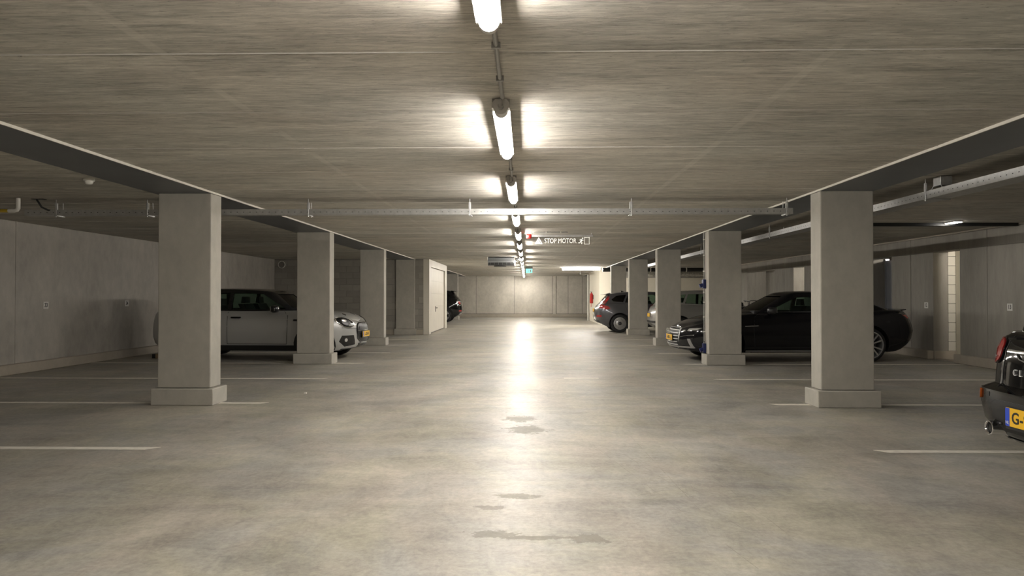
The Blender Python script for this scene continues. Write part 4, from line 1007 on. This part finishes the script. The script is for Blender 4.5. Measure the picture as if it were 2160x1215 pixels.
bm = BM(); poly_prism(bm, [(-2.02, 1.01), (-2.18, 1.03), (-2.185, 1.012), (-2.06, .985)], lambda a, b, d: (a, d, b), -.62, .62); obj('lip_spoiler', bm, 'p_graphite', t)

# ---- 4. grey hatchback, right far, tail to the aisle
VX_R = 2.42
t, bv = base_car(HATCH, 'hatchback_car', 'dark grey hatchback with red tail lights backing onto the aisle on the right', 'car', (VX_R + 2.185, 26.9, 0), 0.0, 'p_grey', 'p_grey', style='cap')
for s, ax in ((1, 'y+'), (-1, 'y-')):
    tl = [(-2.12, .93), (-1.92, .97), (-1.74, .93), (-1.66, .85), (-1.80, .82), (-2.04, .87)]
    decal('tail_light', bv, tl, ax, .012, 'redlens', t, step=.06)
    decal('pillar_light', bv, [(-1.98, 1.0), (-1.86, .99), (-1.70, 1.16), (-1.66, 1.27), (-1.72, 1.27)], ax, .010, 'redlens', t, step=.06)
    decal('tail_light', bv, [(s * .56, .90), (s * .74, .86), (s * .72, .98), (s * .56, 1.02)], 'x-', .010, 'redlens', t, step=.05)
    decal('reflector', bv, rrect(*sorted((s * .60, s * .78)), .55, .62, .01), 'x-', .008, 'redlens', t, step=.05)
    decal('bumper_seam', bv, stroke([(-2.10, .72), (-1.75, .72)], .008), ax, .003, 'black', t, step=.05)
bm = BM(); poly_prism(bm, [(-1.62, 1.405), (-1.88, 1.345), (-1.885, 1.33), (-1.66, 1.355)], lambda a, b, d: (a, d, b), -.50, .50); obj('roof_spoiler', bm, 'p_grey', t)
bm = BM(); poly_prism(bm, [(-1.05, 1.44), (-1.18, 1.44), (-1.20, 1.49)], lambda a, b, d: (a, d, b), -.02, .02); obj('aerial_fin', bm, 'gloss', t)
plate_part('number_plate', t, (-2.185, 0, .78), -1, '')
decal('lower_valance', bv, rrect(-.70, .70, .32, .43, .03), 'x-', .010, 'black', t)
seams(t, bv, [[(-.42, .30), (-.44, 1.0)], [(-1.05, .68), (-1.16, 1.04)], [(.78, .3), (.80, .92)]]); handles(t, bv, [(-.25, .87), (-1.0, .90)], 'p_grey'); mirror(t, .55, 1.03, .83, 'p_grey'); sill(t, bv, -.95, .95, .2, .25)
for s in (1, -1): decal('headlight', bv, [(s * .45, .66), (s * .80, .68), (s * .82, .78), (s * .55, .75)], 'x+', .01, 'clearlens', t)

# ---- 5. pale silver hatchback, nose just showing past the third right column
c5 = scaled(HATCH, .95, .96, 1.005)
t, bv = base_car(c5, 'hatchback_car', 'pale silver hatchback half hidden behind the third right column', 'car', (3.82 + 2.076, 23.3, 0), 0.0, 'p_pale', 'p_pale', glass_rear='glass', style='cap')
for s, ax in ((1, 'y+'), (-1, 'y-')):
    tl = [(s * .52, .88), (s * .76, .84), (s * .74, 1.0), (s * .56, 1.02)]
    h = decal('tail_light', bv, tl, 'x-', .010, 'redlens', t, step=.05)
    decal('clear_lens', bv, grow(tl, .55), 'x-', .016, 'clearlens', h, step=.05)
    decal('tail_light', bv, [(-2.03, .86), (-1.80, .88), (-1.76, .99), (-1.95, 1.0)], ax, .010, 'gloss', t, step=.06)
    decal('headlight', bv, [(s * .42, .66), (s * .76, .70), (s * .78, .82), (s * .52, .78)], 'x+', .01, 'clearlens', t)
decal('bumper_strip', bv, rrect(-.72, .72, .46, .53, .02), 'x-', .008, 'black', t)
plate_part('number_plate', t, (-2.075, 0, .70), -1, '')
bm = BM(); poly_prism(bm, [(-1.52, 1.40), (-1.74, 1.36), (-1.745, 1.345), (-1.56, 1.36)], lambda a, b, d: (a, d, b), -.48, .48); obj('roof_spoiler', bm, 'p_pale', t)
seams(t, bv, [[(-.42, .30), (-.44, 1.0)], [(.76, .3), (.78, .92)]]); handles(t, bv, [(-.25, .87), (-1.0, .90)], 'p_pale'); mirror(t, .52, 1.03, .80, 'gloss'); sill(t, bv, -.9, .9, .2, .25)
# ---- 6. black car behind the garage door
c6 = scaled(HATCH, 1.0, 1.0, 1.12, wr=.345, rim=.24)
t, bv = base_car(c6, 'suv_car', 'black high car with its tail poking out past the white garage door', 'car', (-3.15 - 2.185, 36.75, 0), PI, 'p_black', 'p_black')
for s in (1, -1):
    tl = cat_closed([(s * .50, .98), (s * .56, .86), (s * .72, .84), (s * .77, .96), (s * .70, 1.08), (s * .56, 1.07)])
    h = decal('tail_light', bv, tl, 'x-', .012, 'gloss', t)
    decal('light_ring', bv, stroke(tl + [tl[0]], .022), 'x-', .02, 'chrome', h, step=0)
    decal('red_lens', bv, grow(tl, .6), 'x-', .018, 'redlens', h)
    decal('reflector', bv, rrect(*sorted((s * .56, s * .74)), .54, .60, .01), 'x-', .01, 'redlens', t)
decal('tail_handle', bv, stroke([(-.36, .98), (.36, .98)], .03), 'x-', .03, 'chrome', t); decal('lower_valance', bv, rrect(-.66, .66, .36, .47, .03), 'x-', .012, 'alloy', t)
bm = BM(); poly_prism(bm, [(-1.60, 1.565), (-1.86, 1.52), (-1.865, 1.50), (-1.66, 1.52)], lambda a, b, d: (a, d, b), -.50, .50); obj('roof_spoiler', bm, 'p_black', t)
for s in (1, -1): decal('headlight', bv, cat_closed([(s * .50, .78), (s * .62, .70), (s * .78, .76), (s * .80, .88), (s * .66, .90)]), 'x+', .012, 'gloss', t)
mirror(t, .55, 1.16, .83, 'gloss'); handles(t, bv, [(-.25, .97), (-1.0, 1.0)], 'p_black'); seams(t, bv, [[(-.42, .34), (-.44, 1.1)]]); sill(t, bv, -.95, .95, .22, .32); arch_trim(t, bv, c6)
# ------------------------------------------------------------------ services, signs and small things
def tray(name, label, p0, p1, z0, side, hang, w=0.20, h=0.075, faceoff=0):
    """perforated cable tray between p0 and p1 (x, y), bottom at z0; hang = distances of the hangers"""
    d = Vector((p1[0] - p0[0], p1[1] - p0[1], 0)); Ln = d.length; a = math.atan2(d.y, d.x)
    t = thing(name, label, 'cable tray', (p0[0], p0[1], z0), a)
    bm = BM(); bx(bm, 0, Ln, -w / 2, w / 2, 0, 0.003); obj('tray_bottom', bm, 'galv', t)
    for s in (-1, 1):
        y = s * w / 2
        bm = BM(); bx(bm, 0, Ln, min(y, y - s * 0.003), max(y, y - s * 0.003), 0.003, h); bx(bm, 0, Ln, min(y, y - s * 0.012), max(y, y - s * 0.012), h, h + 0.003)
        bx(bm, 0, Ln, min(y, y + s * 0.004), max(y, y + s * 0.004), 0.0, 0.008)
        sd = obj('tray_side', bm, 'galv', t)
        bm = BM(); k = 0.05; n = 0
        while k < Ln - 0.05:
            yy = y + s * 0.0012
            bx(bm, k - 0.007, k + 0.007, min(y, yy), max(y, yy), h * 0.5 - 0.004, h * 0.5 + 0.004); k += 0.082
        hs = obj('slot_row', bm, 'galvdark', sd); hs['kind'] = 'stuff'
    for k in hang:
        bm = BM(); zt = CEIL - z0 - 0.002
        for s in (-1, 1): cyl(bm, (k, s * (w / 2 + 0.012), -0.018), (k, s * (w / 2 + 0.012), zt if s == side else h + 0.1), 0.004, n=8)
        bx(bm, k - 0.02, k + 0.02, -w / 2 - 0.02, w / 2 + 0.02, -0.012, -0.001); bx(bm, k - 0.016, k + 0.016, side * (w / 2 + 0.008) - 0.004, side * (w / 2 + 0.008) + 0.012, h + 0.0, h + 0.085)
        cyl(bm, (k, side * (w / 2 + 0.012), -0.024), (k, side * (w / 2 + 0.012), -0.012), 0.009, n=6)
        obj('hanger', bm, 'galv', t)
    return t
tray('cable_tray', 'galvanised cable tray hanging across the whole aisle', (-6.45, 9.42), (3.35, 9.42), 2.318, -1, [0.42, 1.6, 3.67, 5.73, 7.77, 9.72], w=0.12, h=0.07)
tray('cable_tray', 'galvanised cable tray running lengthwise behind the right columns', (4.32, Y0 + 0.1), (4.32, 30.5), 2.305, 1, [abs(Y0) + k for k in (-2.2, 2.75, 7.76, 12.76, 17.8, 22.8, 27.8)], w=0.22, h=0.08)
# bundles of dark cable lying in the lengthwise tray
for i, xx in enumerate((4.255, 4.315, 4.375)):
    bm = BM(); random.seed(20 + i)
    tube(bm, [(xx + random.uniform(-0.012, 0.012), y, 2.324 + 0.002) for y in np.arange(-6.5, 30.2, 1.2)], 0.014, 8)
    tag(obj('cable', bm, 'black', None, True), ['black cable on the aisle side of the lengthwise tray', 'black cable in the middle of the lengthwise tray', 'black cable on the wall side of the lengthwise tray'][i], 'cable')
# joint box fixed above the lengthwise tray near the first column
t = thing('junction_box', 'grey junction box with brackets above the lengthwise tray', 'box', (4.30, 7.72, 2.42))
bm = BM(); bx(bm, -0.06, 0.06, -0.07, 0.07, 0.0, 0.099, bev=0.004); obj('box', bm, 'galv', t)
for s in (-1, 1):
    bm = BM(); tube(bm, [(-0.05, s * 0.06, 0.02), (-0.06, s * 0.09, -0.02), (-0.07, s * 0.16, -0.035)], 0.006, 6); obj('bracket', bm, 'galv', t)
# crosswise black drain pipe and foil duct by the cream wall
t = thing('drain_pipe', 'black drain pipe running crosswise below the ceiling on the right', 'pipe', (3.2, 31.2, 2.40))
bm = BM(); cyl(bm, (0, 0, 0), (5.08, 0, 0), 0.085, n=20); obj('pipe', bm, 'black', t, True)
for k in (0.35, 2.0, 3.5, 4.8):
    bm = BM(); lathe(bm, [(0.085, k - 0.02), (0.094, k - 0.02), (0.094, k + 0.02), (0.085, k + 0.02)], 'x', (0, 0, 0), 20); cyl(bm, (k, 0, 0.09), (k, 0, 0.119), 0.006, n=8); obj('pipe_clip', bm, 'whiteplastic', t, True)
t = thing('foil_duct', 'crumpled foil wrapped duct under the black drain pipe', 'duct', (5.2, 32.6, 2.25))
bm = BM(); random.seed(3); R = []
for i in range(43):
    ring = []
    for k in range(16):
        a = 2 * PI * k / 16; r = 0.10 + random.uniform(-0.012, 0.012); ring.append(bm.verts.new((i * 0.07, r * math.cos(a), r * math.sin(a))))
    R.append(ring)
for A, B in zip(R, R[1:]):
    for k in range(16): bm.faces.new((A[k], A[(k + 1) % 16], B[(k + 1) % 16], B[k]))
bm.faces.new(R[0][::-1]); bm.faces.new(R[-1]); obj('duct', bm, 'foil', t)
for k in (0.4, 1.5, 2.6):
    bm = BM(); bx(bm, k - 0.015, k + 0.015, -0.118, -0.110, -0.05, 0.268); bx(bm, k - 0.015, k + 0.015, 0.110, 0.118, -0.05, 0.268); bx(bm, k - 0.015, k + 0.015, -0.118, 0.118, -0.122, -0.114); obj('strap', bm, 'galv', t)

# ---- hanging STOP MOTOR sign with red beacon
t = thing('warning_sign', 'hanging clear sign reading STOP MOTOR with a running figure', 'sign', (0.69, 14.4, CEIL))
bm = BM(); bx(bm, -0.60, 0.60, -0.02, 0.02, -0.085, -0.045, bev=0.004); obj('rail', bm, 'galv', t)
bm = BM(); bx(bm, -0.57, 0.56, -0.003, 0.003, -0.245, -0.085); obj('panel', bm, 'acrylic', t)
for s in (-0.56, 0.57):
    bm = BM(); cyl(bm, (s, 0, -0.046), (s, 0, -0.001), 0.006, n=8); obj('hanger', bm, 'galv', t)
M['etch'] = plain('edge_lit_etching', (0.85, 0.83, 0.76), 0.6, emit=0.07)
fr = frame((-0.035, -0.0045, -0.165), (1, 0, 0), (0, 0, 1))
bm = text_bm('STOP MOTOR', 0.13, 0.001); xs = [v.co.x for v in bm.verts]; xform(bm, Matrix.Scale(0.62 / (max(xs) - min(xs)), 4, (1, 0, 0))); obj('lettering', xform(bm, fr), 'etch', t)
bm = BM()
tri = [(-0.53, -0.225), (-0.38, -0.225), (-0.455, -0.09)]; inn = [(-0.508, -0.212), (-0.402, -0.212), (-0.455, -0.117)]
for i in range(3):
    j = (i + 1) % 3; poly_prism(bm, [tri[i], tri[j], inn[j], inn[i]], lambda a, b, d: (a, d, b), -0.0045, -0.0035)
poly_prism(bm, [(-0.487, -0.205), (-0.423, -0.205), (-0.423, -0.197), (-0.487, -0.197)], lambda a, b, d: (a, d, b), -0.0045, -0.0035)
poly_prism(bm, cat_closed([(-0.478, -0.18), (-0.455, -0.168), (-0.432, -0.18), (-0.44, -0.192), (-0.47, -0.192)], 3), lambda a, b, d: (a, d, b), -0.0045, -0.0035)
poly_prism(bm, ell(-0.455, -0.158, 0.012, 0.012, 12), lambda a, b, d: (a, d, b), -0.0045, -0.0035)
obj('warning_triangle', bm, 'etch', t)
bm = BM()
for pts, w in (([(0.385, -0.135), (0.362, -0.175)], .026), ([(0.362, -0.175), (0.385, -0.195), (0.378, -0.225)], .014), ([(0.360, -0.172), (0.345, -0.20), (0.312, -0.20)], .014), ([(0.383, -0.14), (0.352, -0.132), (0.338, -0.155)], .010), ([(0.385, -0.14), (0.402, -0.158), (0.42, -0.148)], .010)):
    poly_prism(bm, stroke(pts, w), lambda a, b, d: (a, d, b), -0.0045, -0.0035)
poly_prism(bm, ell(0.398, -0.112, 0.013, 0.014, 12), lambda a, b, d: (a, d, b), -0.0045, -0.0035)
obj('running_figure', bm, 'etch', t)
bm = BM()
for x0, x1, z0, z1 in ((.43, .438, -.23, -.09), (.522, .53, -.23, -.09), (.43, .53, -.098, -.09), (.43, .53, -.23, -.222)): bx(bm, x0, x1, -0.0045, -0.0035, z0, z1)
obj('door_symbol', bm, 'etch', t)
t = thing('alarm_beacon', 'red alarm beacon at the left end of the hanging sign', 'beacon', (0.045, 14.38, CEIL))
bm = BM(); bx(bm, -0.045, 0.045, -0.045, 0.045, -0.028, -0.001, bev=0.004); obj('base', bm, 'whiteplastic', t)
bm = BM(); lathe(bm, [(0.048, -0.0285), (0.052, -0.05), (0.052, -0.10), (0.045, -0.118), (0.004, -0.122)], 'z', (0, 0, 0), 24, closed=False); obj('lens', bm, 'red', t, True)
t = thing('sign_conduit', 'short grey conduit on the ceiling above the STOP sign', 'conduit', (0.10, 14.1, CEIL))
bm = BM(); tube(bm, [(0, 0, -0.018), (0.60, 0, -0.018), (0.64, 0.02, -0.014), (0.68, 0.06, -0.012)], 0.010, 8); obj('pipe', bm, 'conduit', t, True)
for k in (0.02, 0.27, 0.55):
    bm = BM(); bx(bm, k - 0.008, k + 0.008, -0.016, 0.016, -0.03, -0.0005); obj('clip', bm, 'whiteplastic', t)
# ---- ceiling fan unit
t = thing('ventilation_fan', 'dark grey box fan mounted on the aisle ceiling', 'fan', (-0.79, 23.4, CEIL))
prof = [(-0.20, -0.02), (0.26, -0.02), (0.26, -0.27), (-0.16, -0.27), (-0.22, -0.20), (-0.22, -0.04)]
bm = BM(); poly_prism(bm, prof, lambda a, b, d: (d, a, b), -0.43, 0.40); obj('casing', bm, 'fan', t)
bm = BM(); bx(bm, -0.40, 0.37, -0.226, -0.20, -0.255, -0.175, bev=0.003); gr = obj('outlet', bm, 'black', t)
for k in range(6):
    bm = BM(); bx(bm, -0.36 + k * 0.13, -0.35 + k * 0.13, -0.232, -0.226, -0.25, -0.18); obj('vane', bm, 'fan', gr)
bm = BM(); bx(bm, -0.43, 0.40, -0.235, -0.222, -0.17, -0.155); obj('outlet_lip', bm, 'galv', t)
bm = BM(); bx(bm, -0.45, -0.43, -0.24, 0.27, -0.10, -0.001); bx(bm, 0.40, 0.43, -0.22, 0.26, -0.28, -0.10, bev=0.004); obj('mounting_plate', bm, 'whiteplastic', t)
bm = BM(); cyl(bm, (-0.05, 0.02, -0.271), (-0.05, 0.02, -0.30), 0.20, n=24); obj('motor_cover', bm, 'black', t, True)
bm = BM(); bx(bm, 0.44, 0.53, -0.1, 0.02, -0.10, -0.02, bev=0.008); tube(bm, [(0.53, -0.05, -0.06), (0.56, -0.05, -0.12), (0.50, -0.05, -0.14), (0.43, -0.05, -0.10)], 0.012, 8); obj('isolator', bm, 'black', t)
# ---- exit sign
t = thing('exit_sign', 'small green exit sign hanging at the far end of the aisle', 'sign', (0.10, 31.0, CEIL))
bm = BM(); bx(bm, -0.15, 0.15, -0.035, 0.035, -0.09, -0.001, bev=0.004); obj('housing', bm, 'conduit', t)
bm = BM(); bx(bm, -0.135, 0.135, -0.006, 0.006, -0.255, -0.09); obj('panel', bm, plain('exit_panel_glow', (0.16, 0.78, 0.62), 0.4, emit=0.22), t)
bm = BM(); poly_prism(bm, stroke([(-0.01, -0.13), (-0.02, -0.18), (0.01, -0.22)], .025), lambda a, b, d: (a, d, b), -0.0075, -0.0062); poly_prism(bm, stroke([(-0.02, -0.18), (-0.05, -0.225)], .02), lambda a, b, d: (a, d, b), -0.0075, -0.0062)
bx(bm, 0.04, 0.09, -0.0075, -0.0062, -0.235, -0.115); poly_prism(bm, [(-0.11, -0.175), (-0.08, -0.15), (-0.08, -0.20)], lambda a, b, d: (a, d, b), -0.0075, -0.0062)
obj('pictogram', bm, 'sign', t)
# ---- smoke detector
t = thing('smoke_detector', 'round white smoke detector on the ceiling of the left bay', 'detector', (-4.63, 7.72, CEIL))
bm = BM(); lathe(bm, [(0.056, -0.0005), (0.056, -0.018), (0.05, -0.024), (0.004, -0.024)], 'z', (0, 0, 0), 28, closed=False); obj('base', bm, 'whiteplastic', t, True)
bm = BM(); lathe(bm, [(0.042, -0.0242), (0.042, -0.035), (0.032, -0.052), (0.018, -0.058), (0.003, -0.058)], 'z', (0, 0, 0), 28, closed=False); obj('sensor_head', bm, 'whiteplastic', t, True)
# ---- pipe ends left
bm = BM(); lathe(bm, [(0.105, -0.05), (0.12, -0.05), (0.12, 0.0), (0.105, 0.0)], 'y', (-8.20, YB - 0.004, 2.34), 32)
vr = obj('vent_ring', bm, 'whiteplastic', None, True); tag(vr, 'white round vent ring high on the masonry wall corner', 'vent')
bm = BM(); lathe(bm, [(0.104, -0.02), (0.104, -0.012), (0.004, -0.012), (0.004, -0.02)], 'y', (-8.20, YB - 0.004, 2.34), 32); obj('vent_disc', bm, 'mortar', vr, True)
t = thing('yellow_pipe', 'yellow gas pipe with a white elbow at the left picture edge', 'pipe', (-6.42, 9.2, 2.36))
bm = BM(); cyl(bm, (-1.98, 0, 0), (-0.09, 0, 0), 0.022, n=14); obj('pipe', bm, 'yellow', t, True)
bm = BM(); tube(bm, [(-0.12, 0, 0), (-0.05, 0, 0), (-0.015, 0, 0.01), (0.0, 0, 0.03), (0.0, 0, 0.06), (0.0, 0, 0.159)], 0.026, 14); obj('elbow', bm, 'whiteplastic', t, True)
t = thing('ceiling_cable', 'black cable dropping from a ceiling hole at the left', 'cable', (-6.2, 9.3, CEIL))
bm = BM(); bx(bm, -0.10, 0.06, -0.04, 0.04, -0.006, -0.0005, bev=0.002); obj('rose', bm, 'black', t)
bm = BM(); tube(bm, [(-0.05, 0, -0.006), (-0.02, 0, -0.05), (0.0, 0.02, -0.10), (0.06, 0.06, -0.135), (0.2, 0.12, -0.14)], 0.012, 8); obj('cord', bm, 'black', t, True)
# ---- bay numbers
def bay_number(txt, x, y, z, s, label):
    t = thing('bay_number', label, 'sign', (x, y, z), 0, 'bay number signs on the walls')
    bm = BM(); bx(bm, min(0.0005 * s, 0.008 * s), max(0.0005 * s, 0.008 * s), -0.07, 0.07, -0.062, 0.062, bev=0.002); obj('board', bm, 'sign', t)
    bm = text_bm(txt, 0.105, 0.0008, bold=0.0012); xform(bm, Matrix.Scale(0.85, 4, (1, 0, 0)))
    obj('number', xform(bm, frame((0.009 * s, 0, 0), (0, s, 0), (0, 0, 1))), 'ink', t)
bay_number('33', XL, 12.83, 1.122, 1, 'white sign with number 33 on the left wall')
bay_number('34', XL, 15.46, 1.13, 1, 'white sign with number 34 on the left wall by the white car')
bay_number('12', XR, 15.53, 1.093, -1, 'white sign with number 12 on the wall panel behind the coupe\'s boot')
bay_number('13', XR, 12.87, 1.093, -1, 'white sign with number 13 on the right wall above the black estate car')
# ---- blue sockets and cable on the second right column
XC = 3.39
def socket(z, label, h):
    t = thing('wall_socket', label, 'socket', (XC, 14.10, z), 0, 'blue sockets on the second right column')
    bm = BM(); bx(bm, -0.055, -0.0005, -0.06, 0.06, -h / 2, h / 2, bev=0.008); obj('box', bm, 'blue', t)
    bm = BM(); cyl(bm, (-0.05, 0, -h * 0.12), (-0.10, 0, -h * 0.24), 0.036, n=18); cyl(bm, (-0.10, 0, -h * 0.24), (-0.108, 0, -h * 0.26), 0.041, n=18); obj('socket_lid', bm, 'blue', t, True)
    bm = BM(); cyl(bm, (-0.03, 0, h / 2), (-0.03, 0, h / 2 + 0.03), 0.014, n=10); obj('gland', bm, 'conduit', t)
socket(1.515, 'upper blue socket on the second right column', 0.17); socket(0.30, 'lower blue socket on the second right column', 0.18)
t = thing('column_conduit', 'thin grey conduit down the aisle face of the second right column', 'conduit', (XC, 14.10, 0))
bm = BM(); tube(bm, [(-0.022, 0.02, 0.43), (-0.022, 0.02, 1.33), (-0.022, 0.02, 1.42)], 0.010, 8); tube(bm, [(-0.022, 0.0, 1.64), (-0.018, 0.02, 1.72), (-0.022, 0.02, 2.30), (-0.022, 0.02, 2.49)], 0.010, 8); obj('pipe', bm, 'conduit', t, True)
for z in (0.6, 0.88, 1.16, 1.35, 1.75, 2.05, 2.35):
    bm = BM(); bx(bm, -0.036, -0.0005, 0.0, 0.04, z, z + 0.016); obj('clip', bm, 'whiteplastic', t)
# ---- fire extinguisher on the cream wall
t = thing('fire_extinguisher', 'red fire extinguisher hung on the cream wall by the aisle', 'extinguisher', (CX - 0.10, 37.0, 0.93))
bm = BM(); lathe(bm, [(0.004, 0), (0.07, 0.0), (0.08, 0.02), (0.08, 0.42), (0.06, 0.48), (0.025, 0.51), (0.004, 0.51)], 'z', (0, 0, 0), 24, closed=False); obj('cylinder', bm, 'red', t, True)
bm = BM(); cyl(bm, (0, 0, 0.51), (0, 0, 0.56), 0.022, n=12); bx(bm, -0.06, 0.03, -0.012, 0.012, 0.555, 0.575); obj('valve', bm, 'black', t)
bm = BM(); tube(bm, [(0, -0.03, 0.54), (-0.02, -0.09, 0.48), (-0.02, -0.10, 0.25), (-0.02, -0.09, -0.05), (-0.02, -0.08, -0.18)], 0.013, 8); obj('hose', bm, 'red', t, True)
bm = BM(); bx(bm, 0.06, 0.0995, -0.03, 0.03, 0.2, 0.42); obj('wall_bracket', bm, 'black', t)
# ---- bicycle behind the coupe
t = thing('bicycle', 'dark bicycle leaning by the right wall, only its handlebar showing above the coupe', 'bicycle', (7.62, 24.75, 0), math.radians(118))
for x in (-0.52, 0.52):
    bm = BM(); torus(bm, (x, 0, 0.345), 0.325, 0.018, 'y', 36, 8); w = obj('wheel', bm, 'rubber', t, True)
    bm = BM()
    for i in range(12):
        a = 2 * PI * i / 12; cyl(bm, (x, 0, 0.345), (x + 0.31 * math.cos(a), 0, 0.345 + 0.31 * math.sin(a)), 0.0015, n=5)
    cyl(bm, (x, -0.03, 0.345), (x, 0.03, 0.345), 0.02, n=10); obj('spokes', bm, 'galv', w)
bm = BM()
for a, b, r in (((-.52, 0, .345), (-.06, 0, .30), .012), ((-.06, 0, .30), (-.20, 0, .86), .017), ((-.06, 0, .30), (.38, 0, .72), .018), ((-.17, 0, .76), (.36, 0, .82), .016), ((-.52, 0, .345), (-.18, 0, .78), .010), ((.33, 0, .92), (.52, 0, .345), .016)): cyl(bm, a, b, r, n=10)
obj('frame', bm, 'gloss', t, True)
bm = BM(); poly_prism(bm, cat_closed([(-.34, .06), (-.34, -.06), (-.2, -.03), (-.08, -.015), (-.08, .015), (-.2, .03)], 3), lambda a, b, d: (a, b, d), .90, .945); cyl(bm, (-.20, 0, .84), (-.21, 0, .905), .014); obj('saddle', bm, 'black', t)
bm = BM(); cyl(bm, (.33, 0, .9), (.30, 0, 1.08), .014); tube(bm, [(.16, -.30, 1.10), (.27, -.27, 1.13), (.34, -.12, 1.13), (.36, 0, 1.10), (.34, .12, 1.13), (.27, .27, 1.13), (.16, .30, 1.10)], .013, 8); obj('handlebar', bm, 'black', t, True)
bm = BM(); cyl(bm, (-.06, -.05, .30), (-.06, .05, .30), .03); cyl(bm, (-.06, .06, .30), (.08, .06, .18), .01); cyl(bm, (-.06, -.06, .30), (-.2, -.06, .42), .01); bx(bm, .05, .12, .06, .15, .165, .19); bx(bm, -.24, -.17, -.15, -.06, .41, .435); obj('pedals', bm, 'galv', t)
# ---- wooden wheel stop behind the white car
t = thing('wheel_stop', 'short wooden block on the floor behind the white car', 'wood block', (-7.62, 15.2, 0))
bm = BM(); bx(bm, -0.05, 0.30, -0.06, 0.06, 0.0, 0.09, bev=0.006); obj('block', bm, 'wood', t)
bm = BM(); bx(bm, -0.12, -0.05, -0.06, 0.06, 0.0, 0.085, bev=0.004); obj('rubber_end', bm, 'black', t)
bm = BM(); bx(bm, -2.93, -2.90, 9.68, 9.72, 0.0, 0.012, bev=0.002); tag(obj('paper_scrap', bm, 'sign'), 'tiny white paper scrap on the floor left of the aisle', 'litter')
